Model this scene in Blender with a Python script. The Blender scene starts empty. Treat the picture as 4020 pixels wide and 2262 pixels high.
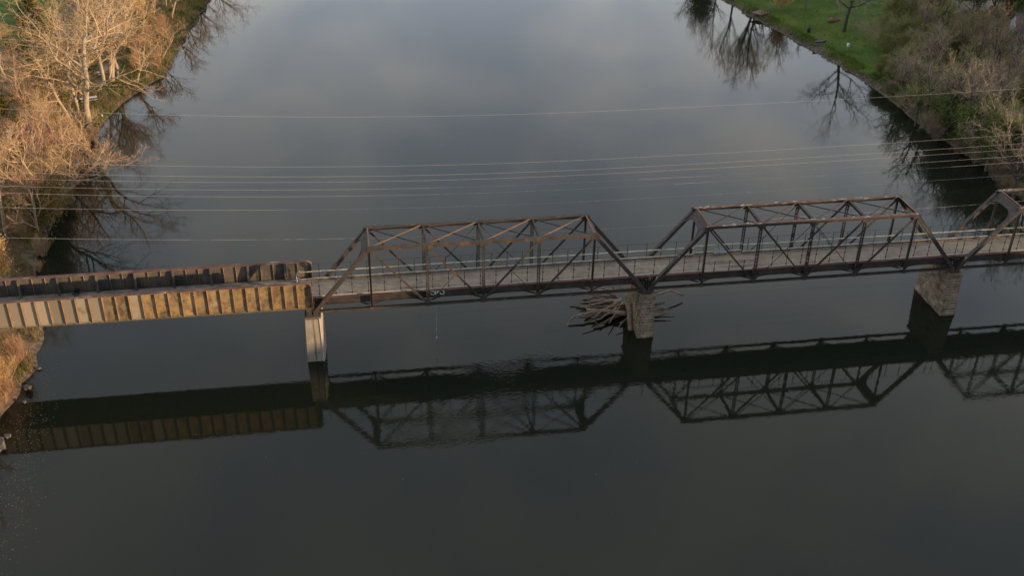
import bpy, bmesh, math, random
import numpy as np
from mathutils import Vector, Matrix

scene = bpy.context.scene
COL = scene.collection
R = math.radians
rng = random.Random(7)

# ------------------------------------------------------------------ camera, sky, sun, exposure
CAM = (5.544, -113.665, 77.096)
PITCH, YAW, ROLL, FPX = 0.53738, 0.16653, 0.01991, 4164.85
_fw = Vector((math.sin(YAW) * math.cos(PITCH), math.cos(YAW) * math.cos(PITCH), -math.sin(PITCH)))
_r = Vector((math.cos(YAW), -math.sin(YAW), 0))
_u = _r.cross(_fw)
_r2 = _r * math.cos(ROLL) + _u * math.sin(ROLL)
_u2 = -_r * math.sin(ROLL) + _u * math.cos(ROLL)
cd = bpy.data.cameras.new("camera")
cam = bpy.data.objects.new("camera", cd)
COL.objects.link(cam)
m = Matrix((_r2, _u2, -_fw)).transposed().to_4x4()
m.translation = Vector(CAM)
cam.matrix_world = m
cd.sensor_width = 36.0
cd.lens = 36.0 * FPX / 4020.0
cd.clip_start = 1.0
cd.clip_end = 9000.0
scene.camera = cam

SUN = Vector((2.1, -1.0, 0.175)).normalized()          # towards the sun
sun_el = math.asin(SUN.z)
world = bpy.data.worlds.new("World")
scene.world = world
world.use_nodes = True
wn, wl = world.node_tree.nodes, world.node_tree.links
wn.clear()
sky = wn.new("ShaderNodeTexSky")
sky.sky_type = 'NISHITA'
sky.sun_disc = False
sky.sun_elevation = sun_el
sky.sun_rotation = math.atan2(SUN.x, SUN.y)
sky.dust_density = 2.0
tc = wn.new("ShaderNodeTexCoord")
mp = wn.new("ShaderNodeMapping")
mp.inputs['Scale'].default_value = (1.0, 1.0, 0.0)
mp.inputs['Location'].default_value = (0.35, 0.9, 0.0)
sz = wn.new("ShaderNodeSeparateXYZ"); wl.new(tc.outputs['Generated'], sz.inputs['Vector'])
za = wn.new("ShaderNodeMath"); za.operation = 'ADD'; za.inputs[1].default_value = 0.22
zc = wn.new("ShaderNodeMath"); zc.operation = 'MAXIMUM'; zc.inputs[1].default_value = 0.0
wl.new(sz.outputs['Z'], zc.inputs[0]); wl.new(zc.outputs[0], za.inputs[0])
zd = wn.new("ShaderNodeVectorMath"); zd.operation = 'DIVIDE'
zk = wn.new("ShaderNodeCombineXYZ")
for k_ in 'XYZ': wl.new(za.outputs[0], zk.inputs[k_])
wl.new(tc.outputs['Generated'], zd.inputs[0]); wl.new(zk.outputs[0], zd.inputs[1])
wl.new(zd.outputs['Vector'], mp.inputs['Vector'])
n1 = wn.new("ShaderNodeTexNoise")
n1.inputs['Scale'].default_value = 2.7
n1.inputs['Detail'].default_value = 4.0
n1.inputs['Roughness'].default_value = 0.55
n1.inputs['Distortion'].default_value = 0.4
wl.new(mp.outputs['Vector'], n1.inputs['Vector'])
cr = wn.new("ShaderNodeValToRGB")                       # overcast cloud colours (x0.1 by the Background strength)
cr.color_ramp.elements[0].position = 0.36
cr.color_ramp.elements[0].color = (7.0, 7.8, 9.1, 1)
cr.color_ramp.elements[1].position = 0.66
cr.color_ramp.elements[1].color = (11.6, 11.2, 10.7, 1)
e = cr.color_ramp.elements.new(0.50)
e.color = (8.9, 9.4, 10.0, 1)
wl.new(n1.outputs['Fac'], cr.inputs['Fac'])
mx = wn.new("ShaderNodeMix")
mx.data_type = 'RGBA'
mx.inputs['Factor'].default_value = 0.93
wl.new(sky.outputs['Color'], mx.inputs['A'])
wl.new(cr.outputs['Color'], mx.inputs['B'])
bg = wn.new("ShaderNodeBackground")
bg.inputs['Strength'].default_value = 0.1
# cloud deck is brighter low in the north than overhead and in the south
sep = wn.new("ShaderNodeSeparateXYZ")
wl.new(tc.outputs['Generated'], sep.inputs['Vector'])
ga = wn.new("ShaderNodeMapRange"); ga.interpolation_type = 'SMOOTHSTEP'
ga.inputs['From Min'].default_value = -0.55; ga.inputs['From Max'].default_value = 0.45
ga.inputs['To Min'].default_value = 0.0; ga.inputs['To Max'].default_value = 1.0
wl.new(sep.outputs['Y'], ga.inputs['Value'])
gb = wn.new("ShaderNodeMapRange"); gb.interpolation_type = 'SMOOTHSTEP'
gb.inputs['From Min'].default_value = 0.16; gb.inputs['From Max'].default_value = 0.64
gb.inputs['To Min'].default_value = 1.36; gb.inputs['To Max'].default_value = 0.66
wl.new(sep.outputs['Z'], gb.inputs['Value'])
vm = wn.new("ShaderNodeVectorMath"); vm.operation = 'SCALE'
tint = wn.new("ShaderNodeMix"); tint.data_type = 'RGBA'
tint.inputs['A'].default_value = (0.39, 0.41, 0.44, 1); tint.inputs['B'].default_value = (1, 1, 1, 1)
wl.new(ga.outputs['Result'], tint.inputs['Factor'])
vt = wn.new("ShaderNodeVectorMath"); vt.operation = 'MULTIPLY'
wl.new(mx.outputs['Result'], vt.inputs[0]); wl.new(tint.outputs['Result'], vt.inputs[1])
wl.new(vt.outputs['Vector'], vm.inputs[0]); wl.new(gb.outputs['Result'], vm.inputs['Scale'])
wl.new(vm.outputs['Vector'], bg.inputs['Color'])
wo = wn.new("ShaderNodeOutputWorld")
wl.new(bg.outputs['Background'], wo.inputs['Surface'])

sd = bpy.data.lights.new("sun", 'SUN')
sd.energy = 5.0
sd.angle = R(0.6)
sd.color = (1.0, 0.68, 0.38)
sun = bpy.data.objects.new("sun", sd)
COL.objects.link(sun)
sun.rotation_euler = SUN.to_track_quat('Z', 'Y').to_euler()
sun.location = (200, -100, 60)

scene.view_settings.view_transform = 'Standard'
scene.view_settings.look = 'None'
scene.view_settings.exposure = 0.5
scene.view_settings.gamma = 1.0
scene.view_settings.use_curve_mapping = False


# ------------------------------------------------------------------ helpers
def G(px, py, z=0.0):
    """ground point seen at (px, py) of a 2575-wide view of the photograph"""
    s = 4020.0 / 2575.0
    d = _fw * FPX + _r2 * (px * s - 2010.0) - _u2 * (py * s - 1131.0)
    t = (z - CAM[2]) / d.z
    return Vector(CAM) + d * t


def tag(o, label=None, cat=None, group=None, kind=None):
    if label: o['label'] = label
    if cat: o['category'] = cat
    if group: o['group'] = group
    if kind: o['kind'] = kind
    return o


def empty(name, loc, label=None, cat=None, group=None, rz=0.0):
    o = bpy.data.objects.new(name, None)
    o.empty_display_size = 0.5
    o.location = loc
    o.rotation_euler = (0, 0, rz)
    COL.objects.link(o)
    return tag(o, label, cat, group)


class MB:
    def __init__(s):
        s.v, s.f, s.mi, s.smooth = [], [], [], False
        s.m = 0

    def quad(s, pts):
        b = len(s.v)
        s.v.extend([tuple(p) for p in pts])
        s.f.append(tuple(range(b, b + len(pts))))
        s.mi.append(s.m)

    def hexa(s, p8):
        b = len(s.v)
        s.v.extend([tuple(p) for p in p8])
        for q in ((0, 3, 2, 1), (4, 5, 6, 7), (0, 1, 5, 4), (1, 2, 6, 5), (2, 3, 7, 6), (3, 0, 4, 7)):
            s.f.append(tuple(b + i for i in q))
            s.mi.append(s.m)

    def box(s, x0, x1, y0, y1, z0, z1):
        s.hexa([(x0, y0, z0), (x1, y0, z0), (x1, y1, z0), (x0, y1, z0), (x0, y0, z1), (x1, y0, z1), (x1, y1, z1), (x0, y1, z1)])

    def bar(s, p, q, w, h, up=(0, 0, 1)):
        p, q = Vector(p), Vector(q)
        d = (q - p).normalized()
        side = d.cross(Vector(up))
        if side.length < 1e-4:
            side = d.cross(Vector((0, 1, 0)))
        side.normalize()
        u = side.cross(d).normalized()
        a, b = side * w / 2, u * h / 2
        s.hexa([p - a - b, p + a - b, q + a - b, q - a - b, p - a + b, p + a + b, q + a + b, q - a + b])

    def tube(s, pts, rad, n=6, cap=True):
        pts = [Vector(p) for p in pts]
        if not hasattr(rad, '__len__'): rad = [rad] * len(pts)
        b = len(s.v)
        prev = None
        for i, p in enumerate(pts):
            d = (pts[min(i + 1, len(pts) - 1)] - pts[max(i - 1, 0)])
            if d.length < 1e-9: d = Vector((0, 0, 1))
            d.normalize()
            if prev is None:
                a = d.cross(Vector((0.3, 0.2, 1)))
                if a.length < 1e-3: a = d.cross(Vector((1, 0, 0)))
            else:
                a = prev - d * prev.dot(d)
            a.normalize()
            prev = a
            c = d.cross(a)
            for k in range(n):
                t = 2 * math.pi * k / n
                s.v.append(tuple(p + (a * math.cos(t) + c * math.sin(t)) * rad[i]))
        for i in range(len(pts) - 1):
            for k in range(n):
                k2 = (k + 1) % n
                s.f.append((b + i * n + k, b + i * n + k2, b + (i + 1) * n + k2, b + (i + 1) * n + k))
                s.mi.append(s.m)
        if cap:
            s.f.append(tuple(b + k for k in reversed(range(n)))); s.mi.append(s.m)
            e = b + (len(pts) - 1) * n
            s.f.append(tuple(e + k for k in range(n))); s.mi.append(s.m)

    def prism(s, poly, off):
        """closed polygon (list of 3d points) extruded by vector off"""
        off = Vector(off)
        b = len(s.v)
        n = len(poly)
        s.v.extend([tuple(p) for p in poly])
        s.v.extend([tuple(Vector(p) + off) for p in poly])
        s.f.append(tuple(b + i for i in reversed(range(n)))); s.mi.append(s.m)
        s.f.append(tuple(b + n + i for i in range(n))); s.mi.append(s.m)
        for i in range(n):
            j = (i + 1) % n
            s.f.append((b + i, b + j, b + n + j, b + n + i)); s.mi.append(s.m)

    def mesh(s, name, mats):
        me = bpy.data.meshes.new(name)
        me.from_pydata(s.v, [], s.f)
        for mt in (mats if isinstance(mats, (list, tuple)) else [mats]):
            me.materials.append(mt)
        if any(s.mi):
            me.polygons.foreach_set('material_index', s.mi)
        if s.smooth:
            me.polygons.foreach_set('use_smooth', [True] * len(s.f))
        me.update()
        return me

    def build(s, name, mats, parent=None):
        return link(name, s.mesh(name, mats), parent)


def link(name, me, parent=None):
    o = bpy.data.objects.new(name, me)
    COL.objects.link(o)
    if parent is not None:
        o.parent = parent
    return o


def copy_tree(root, loc, rz=0.0, sc=1.0, label=None):
    r = root.copy()
    COL.objects.link(r)
    r.location = loc
    r.rotation_euler = (0, 0, rz)
    r.scale = (sc, sc, sc) if not hasattr(sc, '__len__') else sc
    if label: r['label'] = label
    for ch in root.children:
        c = ch.copy(); COL.objects.link(c); c.parent = r
        for g in ch.children:
            d = g.copy(); COL.objects.link(d); d.parent = c
    return r


# ------------------------------------------------------------------ materials
def mat(name, cols, scale=3.0, detail=6, rough=0.8, spread=(0.35, 0.65), bump=0.0, bscale=None, spec=0.3, metallic=0.0, extra=None, coord='Object', vscale=None, dist=0.0):
    """principled material whose base colour is a noise ramp over the given linear colours"""
    mt = bpy.data.materials.new(name)
    mt.use_nodes = True
    nt = mt.node_tree
    N, L = nt.nodes, nt.links
    bs = N['Principled BSDF']
    bs.inputs['Roughness'].default_value = rough
    bs.inputs['Specular IOR Level'].default_value = spec
    bs.inputs['Metallic'].default_value = metallic
    t = N.new("ShaderNodeTexCoord")
    vec = t.outputs[coord]
    if vscale:
        mm = N.new("ShaderNodeMapping")
        mm.inputs['Scale'].default_value = vscale
        L.new(vec, mm.inputs['Vector']); vec = mm.outputs['Vector']
    n = N.new("ShaderNodeTexNoise")
    n.inputs['Scale'].default_value = scale
    n.inputs['Detail'].default_value = detail
    n.inputs['Roughness'].default_value = 0.62
    n.inputs['Distortion'].default_value = dist
    L.new(vec, n.inputs['Vector'])
    c = N.new("ShaderNodeValToRGB")
    k = len(cols)
    els = c.color_ramp.elements
    for i in range(k - 2): els.new(0.5)
    for i, col in enumerate(cols):
        els[i].position = spread[0] + (spread[1] - spread[0]) * i / max(1, k - 1)
        els[i].color = (*col, 1)
    L.new(n.outputs['Fac'], c.inputs['Fac'])
    out = c.outputs['Color']
    if extra:                                            # second layer: (colour, scale, threshold, softness, vscale)
        for col, sc2, th, sf, vs2 in extra:
            n2 = N.new("ShaderNodeTexNoise")
            n2.inputs['Scale'].default_value = sc2
            n2.inputs['Detail'].default_value = 8
            n2.inputs['Roughness'].default_value = 0.65
            v2 = t.outputs[coord]
            if vs2:
                mm = N.new("ShaderNodeMapping")
                mm.inputs['Scale'].default_value = vs2
                mm.inputs['Location'].default_value = (sc2 * 3.1, th * 7, 1.7)
                L.new(v2, mm.inputs['Vector']); v2 = mm.outputs['Vector']
            L.new(v2, n2.inputs['Vector'])
            r2 = N.new("ShaderNodeMapRange")
            r2.inputs['From Min'].default_value = th - sf
            r2.inputs['From Max'].default_value = th + sf
            L.new(n2.outputs['Fac'], r2.inputs['Value'])
            x = N.new("ShaderNodeMix"); x.data_type = 'RGBA'
            L.new(r2.outputs['Result'], x.inputs['Factor'])
            L.new(out, x.inputs['A'])
            x.inputs['B'].default_value = (*col, 1)
            out = x.outputs['Result']
    L.new(out, bs.inputs['Base Color'])
    if bump:
        bn = N.new("ShaderNodeTexNoise")
        bn.inputs['Scale'].default_value = bscale or scale * 4
        bn.inputs['Detail'].default_value = 6
        L.new(vec, bn.inputs['Vector'])
        b = N.new("ShaderNodeBump")
        b.inputs['Strength'].default_value = 1.0
        b.inputs['Distance'].default_value = bump
        L.new(bn.outputs['Fac'], b.inputs['Height'])
        L.new(b.outputs['Normal'], bs.inputs['Normal'])
    return mt


def panel_wear(mt, width, x_turn, grey):
    """old grey paint survives on some girder panels, mostly towards the bank end"""
    nt = mt.node_tree; N, L = nt.nodes, nt.links
    bs = N['Principled BSDF']
    src = bs.inputs['Base Color'].links[0].from_socket
    t = N.new("ShaderNodeTexCoord")
    sx = N.new("ShaderNodeSeparateXYZ"); L.new(t.outputs['Object'], sx.inputs['Vector'])
    def m_(op, a, b):
        q = N.new("ShaderNodeMath"); q.operation = op
        for i, v in enumerate((a, b)):
            if hasattr(v, 'links'): L.new(v, q.inputs[i])
            else: q.inputs[i].default_value = v
        return q.outputs[0]
    cell = m_('FLOOR', m_('DIVIDE', m_('ADD', sx.outputs['X'], 1.97), width), 0)
    wn_ = N.new("ShaderNodeTexWhiteNoise"); wn_.noise_dimensions = '1D'
    L.new(cell, wn_.inputs['W'])
    n = N.new("ShaderNodeTexNoise"); n.inputs['Scale'].default_value = .9; n.inputs['Detail'].default_value = 6
    L.new(t.outputs['Object'], n.inputs['Vector'])
    f = m_('ADD', m_('MULTIPLY', m_('SUBTRACT', x_turn, sx.outputs['X']), .16), m_('MULTIPLY', m_('SUBTRACT', wn_.outputs['Value'], .5), 1.1))
    f = m_('ADD', f, m_('MULTIPLY', m_('SUBTRACT', n.outputs['Fac'], .5), 1.9))
    r = N.new("ShaderNodeMapRange"); r.inputs['From Min'].default_value = -.1; r.inputs['From Max'].default_value = .35
    r.inputs['To Max'].default_value = .94
    L.new(f, r.inputs['Value'])
    x = N.new("ShaderNodeMix"); x.data_type = 'RGBA'
    L.new(r.outputs['Result'], x.inputs['Factor']); L.new(src, x.inputs['A']); x.inputs['B'].default_value = (*grey, 1)
    hs = N.new("ShaderNodeHueSaturation")
    mr = N.new("ShaderNodeMapRange"); mr.inputs['To Min'].default_value = .62; mr.inputs['To Max'].default_value = 1.2
    L.new(wn_.outputs['Color'], mr.inputs['Value']); L.new(mr.outputs['Result'], hs.inputs['Value'])
    L.new(x.outputs['Result'], hs.inputs['Color']); L.new(hs.outputs['Color'], bs.inputs['Base Color'])
    return mt


def island_jitter(mt, amount=0.5):
    """vary the colour from one loose piece of a mesh to the next (real leaf to leaf, twig to twig variation)"""
    nt = mt.node_tree; N, L = nt.nodes, nt.links
    bs = N['Principled BSDF']
    src = bs.inputs['Base Color'].links[0].from_socket
    g = N.new("ShaderNodeNewGeometry")
    mr = N.new("ShaderNodeMapRange")
    mr.inputs['To Min'].default_value = 1 - amount
    mr.inputs['To Max'].default_value = 1 + amount
    L.new(g.outputs['Random Per Island'], mr.inputs['Value'])
    hs = N.new("ShaderNodeHueSaturation")
    L.new(mr.outputs['Result'], hs.inputs['Value'])
    L.new(src, hs.inputs['Color'])
    L.new(hs.outputs['Color'], bs.inputs['Base Color'])
    return mt


M = {}
M['rusty_steel'] = mat('rusty_steel', [(.040, .035, .031), (.064, .053, .044), (.094, .070, .052)], 0.7, 8, .85, (.34, .68), .004, 20,
                       extra=[((.17, .085, .04), .9, .635, .05, (1, 1, .5)), ((.045, .04, .038), 1.6, .64, .04, None)])
M['dark_steel'] = mat('dark_steel', [(.030, .027, .025), (.050, .044, .039), (.074, .061, .050)], 0.8, 8, .75, (.34, .66), .003, 20,
                      extra=[((.10, .055, .038), 1.3, .66, .04, None)])
M['graffiti_steel'] = mat('graffiti_steel', [(.034, .030, .029), (.058, .050, .046), (.088, .070, .056)], 1.1, 8, .75, (.34, .66), .003, 20,
                          extra=[((.30, .29, .36), 1.5, .66, .02, None), ((.13, .06, .035), 1.3, .64, .04, None)])
M['red_flake'] = mat('red_flake', [(.105, .060, .045), (.155, .088, .065), (.20, .13, .10)], 1.2, 8, .85, (.34, .66), .003, 15,
                     extra=[((.50, .46, .44), 2.4, .60, .025, (.5, 1, 1))])
M['red_lead'] = mat('red_lead', [(.085, .034, .025), (.14, .052, .036), (.19, .085, .062)], 1.0, 8, .85, (.34, .66),
                    extra=[((.30, .20, .16), 3.0, .66, .03, (.6, 1, 1))])
M['sunlit_brace'] = mat('sunlit_brace', [(.16, .09, .055), (.24, .135, .08)], 1.0, 6, .8)  # warm sun on these members is put into their orange
M['lattice'] = mat('lattice_steel', [(.034, .028, .027), (.058, .045, .040)], 1.0, 6, .8)
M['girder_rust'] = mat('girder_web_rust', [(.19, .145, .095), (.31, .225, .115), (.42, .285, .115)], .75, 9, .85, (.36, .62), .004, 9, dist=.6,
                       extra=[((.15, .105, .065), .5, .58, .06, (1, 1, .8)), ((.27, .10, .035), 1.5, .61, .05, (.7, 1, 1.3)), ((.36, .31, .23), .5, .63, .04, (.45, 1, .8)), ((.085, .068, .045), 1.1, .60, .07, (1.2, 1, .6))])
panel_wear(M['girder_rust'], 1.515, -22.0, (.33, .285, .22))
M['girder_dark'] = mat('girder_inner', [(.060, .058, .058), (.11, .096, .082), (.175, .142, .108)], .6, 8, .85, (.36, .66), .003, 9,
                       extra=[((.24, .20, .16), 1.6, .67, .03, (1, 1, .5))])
M['girder_edge'] = mat('girder_edge', [(.21, .135, .085), (.33, .225, .14)], 1.4, 6, .85)
M['bottom_flange'] = mat('bottom_flange', [(.10, .085, .05), (.17, .14, .085), (.24, .20, .13)], 1.4, 7, .9)
M['girder_flange'] = mat('girder_flange', [(.085, .045, .038), (.145, .068, .055), (.21, .14, .115)], .55, 8, .85, (.34, .68),
                         extra=[((.48, .42, .38), 1.8, .655, .025, (.3, 1, 1)), ((.10, .08, .07), 1.0, .62, .04, None)])
M['deck'] = mat('deck_boards', [(.20, .166, .126), (.27, .226, .175), (.325, .272, .213)], .7, 9, .9, (.34, .66), .004, 8,
                extra=[((.12, .105, .09), .35, .62, .05, (.35, 2.2, 1)), ((.21, .20, .11), .6, .645, .04, (.25, 2.5, 1)), ((.27, .20, .18), .5, .66, .04, (.2, 3, 1))])
M['deck_edge'] = mat('deck_edge', [(.30, .285, .26), (.46, .43, .40)], 2.0, 6, .9)
M['deck_grey'] = mat('deck_weathered', [(.17, .165, .14), (.25, .245, .215), (.31, .30, .27)], .8, 8, .9, (.36, .64),
                     extra=[((.10, .09, .075), .5, .63, .06, (.3, 2, 1))])
M['rail_wood'] = mat('rail_wood', [(.27, .25, .19), (.40, .37, .30), (.48, .45, .37)], 1.2, 7, .9, (.34, .66), extra=[((.23, .25, .10), .35, .60, .06, None)])
M['rail_dark'] = mat('rail_dark', [(.10, .06, .045), (.15, .09, .07)], 1.2, 5, .9)
M['post_steel'] = mat('fence_steel', [(.018, .017, .018), (.032, .03, .03)], 3, 4, .6)
M['concrete'] = mat('pier_concrete', [(.265, .235, .19), (.325, .29, .24), (.37, .33, .275)], .6, 8, .9, (.34, .66), .003, 8,
                    extra=[((.105, .085, .065), .8, .585, .06, (2.6, 2.6, .10))])
M['concrete_stain'] = mat('pier_cap', [(.11, .095, .08), (.19, .16, .13)], 1.2, 7, .9)
M['pipe'] = mat('white_pipe', [(.45, .42, .38), (.55, .52, .48)], 2, 4, .5)
M['stone'] = island_jitter(mat('pier_stone', [(.115, .090, .060), (.21, .165, .11), (.30, .242, .165)], .9, 9, .95, (.34, .68), .02, 7,
                 extra=[((.11, .105, .05), .6, .64, .05, None), ((.17, .095, .055), .9, .64, .05, (1, 1, .5))]), .28)
M['mortar'] = mat('pier_mortar', [(.34, .31, .24), (.48, .45, .36)], 2, 6, .95)
M['drift'] = mat('driftwood', [(.15, .108, .080), (.25, .185, .138), (.35, .27, .21)], 2.0, 8, .9, (.34, .66), .01, 14, vscale=(1, 1, 1))
M['drift_dark'] = mat('driftwood_wet', [(.12, .088, .066), (.19, .145, .11)], 2.0, 6, .9, bump=.01)
M['cyan_paint'] = mat('cyan_paint', [(.48, .72, .70), (.58, .80, .78)], 5, 4, .6)
M['white_paint'] = mat('white_paint', [(.58, .58, .56), (.75, .75, .73)], 5, 4, .6)
M['black_bag'] = mat('black_plastic', [(.006, .006, .009), (.012, .012, .02)], 5, 4, .12, spec=.6)
M['pale_metal'] = mat('bench_metal', [(.33, .35, .37), (.45, .47, .49)], 3, 4, .5)
M['wire'] = mat('wire_aluminium', [(.60, .58, .55), (.70, .68, .65)], 4, 3, .55)
M['rope'] = mat('rope_fibre', [(.42, .42, .40), (.55, .55, .52)], 9, 3, .9)
M['float'] = mat('foam_float', [(.65, .66, .64), (.75, .75, .72)], 9, 3, .7)
M['pole_wood'] = mat('pole_wood', [(.22, .16, .12), (.32, .25, .19)], 2, 5, .9)
M['bark_tan'] = mat('bark_tan', [(.26, .20, .135), (.36, .28, .19), (.44, .35, .24)], 1.6, 7, .9, bump=.02)
M['twig_tan'] = island_jitter(mat('twig_tan', [(.34, .225, .13), (.49, .335, .195)], .5, 4, .9), .3)
M['bark_pale'] = mat('bark_pale', [(.27, .22, .165), (.40, .335, .25)], 1.6, 7, .9, bump=.02, extra=[((.14, .11, .09), 2.0, .62, .05, None)])
M['twig_pale'] = island_jitter(mat('twig_pale', [(.40, .285, .165), (.53, .39, .235)], .5, 4, .9), .3)
M['twig_red'] = island_jitter(mat('twig_reddish', [(.31, .185, .12), (.43, .265, .17)], .5, 4, .9), .3)
M['bark_grey'] = mat('bark_grey', [(.075, .065, .055), (.14, .12, .10)], 1.6, 7, .9, bump=.02)
M['twig_grey'] = island_jitter(mat('twig_grey', [(.27, .212, .15), (.39, .31, .225)], .5, 4, .9), .35)
M['twig_brown'] = island_jitter(mat('twig_brown', [(.19, .135, .095), (.28, .20, .14)], .5, 4, .9), .35)
M['twig_olive'] = island_jitter(mat('twig_olive', [(.26, .255, .105), (.36, .345, .16)], .5, 4, .9), .35)
M['leaf_yellow'] = island_jitter(mat('leaf_yellow', [(.42, .27, .07), (.56, .38, .11), (.66, .48, .20)], 1.1, 4, .7), .45)
M['leaf_orange'] = island_jitter(mat('leaf_orange', [(.46, .25, .075), (.60, .36, .13), (.70, .50, .25)], 1.1, 4, .7), .45)
M['leaf_gold'] = island_jitter(mat('leaf_gold_green', [(.16, .15, .035), (.29, .21, .05), (.38, .24, .07)], .55, 5, .8), .45)
M['leaf_olive'] = island_jitter(mat('leaf_olive', [(.14, .155, .044), (.22, .225, .07), (.31, .275, .11)], .5, 5, .8), .45)
M['leaf_green'] = island_jitter(mat('leaf_green', [(.08, .115, .028), (.13, .17, .045), (.20, .21, .065)], .5, 5, .8), .45)
M['leaf_lime'] = island_jitter(mat('leaf_lime', [(.13, .135, .028), (.20, .18, .04)], .5, 5, .8), .45)
M['needle'] = island_jitter(mat('needles', [(.10, .11, .032), (.19, .165, .05), (.30, .21, .065)], .6, 4, .85), .45)
M['needle_gold'] = island_jitter(mat('needles_gold', [(.17, .135, .03), (.28, .20, .05)], .6, 4, .85), .45)
M['straw'] = island_jitter(mat('dry_grass', [(.20, .15, .08), (.30, .23, .13), (.17, .17, .06)], .25, 4, .9), .4)
M['grass_tuft'] = island_jitter(mat('green_tufts', [(.085, .13, .02), (.13, .175, .035), (.19, .18, .06)], .2, 4, .9), .4)
M['gravel'] = mat('gravel', [(.24, .20, .17), (.33, .28, .24)], 1.5, 8, .95)
M['wood_red'] = mat('cedar_boards', [(.16, .105, .07), (.23, .15, .10)], 2, 6, .85)
M['wood_grey'] = mat('weathered_boards', [(.30, .25, .20), (.42, .36, .29)], 2, 6, .9)
M['rock'] = mat('rock', [(.11, .098, .082), (.18, .16, .135)], 2, 8, .95, bump=.03)
M['house_wall'] = mat('blue_grey_siding', [(.36, .41, .47), (.44, .49, .55)], 1.2, 4, .8, vscale=(.1, .1, 3))
M['roof_dark'] = mat('shingles_dark', [(.05, .045, .05), (.09, .08, .085)], 4, 6, .9)
M['roof_grey'] = mat('shingles_grey', [(.12, .11, .105), (.17, .155, .15)], 4, 6, .9)
M['glass'] = mat('window_glass', [(.02, .025, .03), (.04, .045, .05)], 1, 2, .1, spec=.6)
M['tarp'] = mat('blue_tarp', [(.02, .05, .30), (.04, .09, .42)], 2, 4, .5, bump=.05)
M['car_white'] = mat('white_car_paint', [(.55, .56, .58), (.62, .63, .65)], 1, 2, .25, spec=.5)
M['rubber'] = mat('rubber', [(.015, .015, .015), (.025, .025, .025)], 3, 3, .8)
M['hull_dark'] = mat('dark_hull', [(.018, .02, .035), (.035, .035, .05)], 3, 3, .5)
M['brown_heap'] = mat('brown_leaves', [(.13, .075, .048), (.22, .125, .08)], 3, 6, .9, bump=.05)
M['litter'] = island_jitter(mat('fallen_leaves', [(.10, .08, .05), (.26, .22, .145)], 5, 3, .8), .4)


for k_ in [k for k in M if k.startswith('leaf_')] + ['needle', 'needle_gold', 'straw', 'grass_tuft']:      # thin leaves let some light through
    nt_ = M[k_].node_tree
    b_ = nt_.nodes['Principled BSDF']
    tr_ = nt_.nodes.new("ShaderNodeBsdfTranslucent")
    nt_.links.new(b_.inputs['Base Color'].links[0].from_socket, tr_.inputs['Color'])
    ms_ = nt_.nodes.new("ShaderNodeMixShader"); ms_.inputs['Fac'].default_value = .38
    nt_.links.new(b_.outputs[0], ms_.inputs[1]); nt_.links.new(tr_.outputs[0], ms_.inputs[2])
    nt_.links.new(ms_.outputs[0], nt_.nodes['Material Output'].inputs['Surface'])


# ------------------------------------------------------------------ setting: terrain and river
LB = np.array([(-58, -400), (-52, -150), (-46, -80), (-41, -40), (-38, -20), (-36.6, -10), (-35.6, -4.6), (-34.7, 2), (-35.3, 9), (-38, 20), (-40.7, 31), (-40.6, 37), (-41, 51),
               (-41.4, 64), (-40.7, 77), (-38.4, 92), (-34.7, 104), (-31.8, 110), (-30.4, 131), (-29.2, 146), (-27.2, 166), (-24, 200), (-18, 260), (0, 420), (60, 1200)], float)
RB = np.array([(112, -400), (116, -150), (117, -60), (118, -20), (117, 10), (116.2, 32), (117.6, 45), (116.6, 54), (115.3, 62), (115.5, 72), (115.5, 85), (114.3, 100), (112.1, 113),
               (110.1, 125), (107.4, 137), (105.6, 153.5), (103, 172), (100, 200), (98, 260), (110, 420), (190, 1200)], float)


def smooth(t):
    t = np.clip(t, 0, 1)
    return t * t * (3 - 2 * t)


def vnoise(x, y, s, seed):
    """value noise, numpy"""
    x, y = np.asarray(x, float) / s + seed * 17.3, np.asarray(y, float) / s + seed * 5.1
    xi, yi = np.floor(x), np.floor(y)
    fx, fy = smooth(x - xi), smooth(y - yi)
    h = lambda a, b: (np.sin(a * 127.1 + b * 311.7 + seed * 74.7) * 43758.5453) % 1.0
    return (h(xi, yi) * (1 - fx) + h(xi + 1, yi) * fx) * (1 - fy) + (h(xi, yi + 1) * (1 - fx) + h(xi + 1, yi + 1) * fx) * fy


def inland(x, y):
    dl = np.interp(y, LB[:, 1], LB[:, 0]) - x
    dr = x - np.interp(y, RB[:, 1], RB[:, 0])
    w = (vnoise(x, y, 3.0, 3) - .5) * .9
    return dl + w, dr + w


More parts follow.
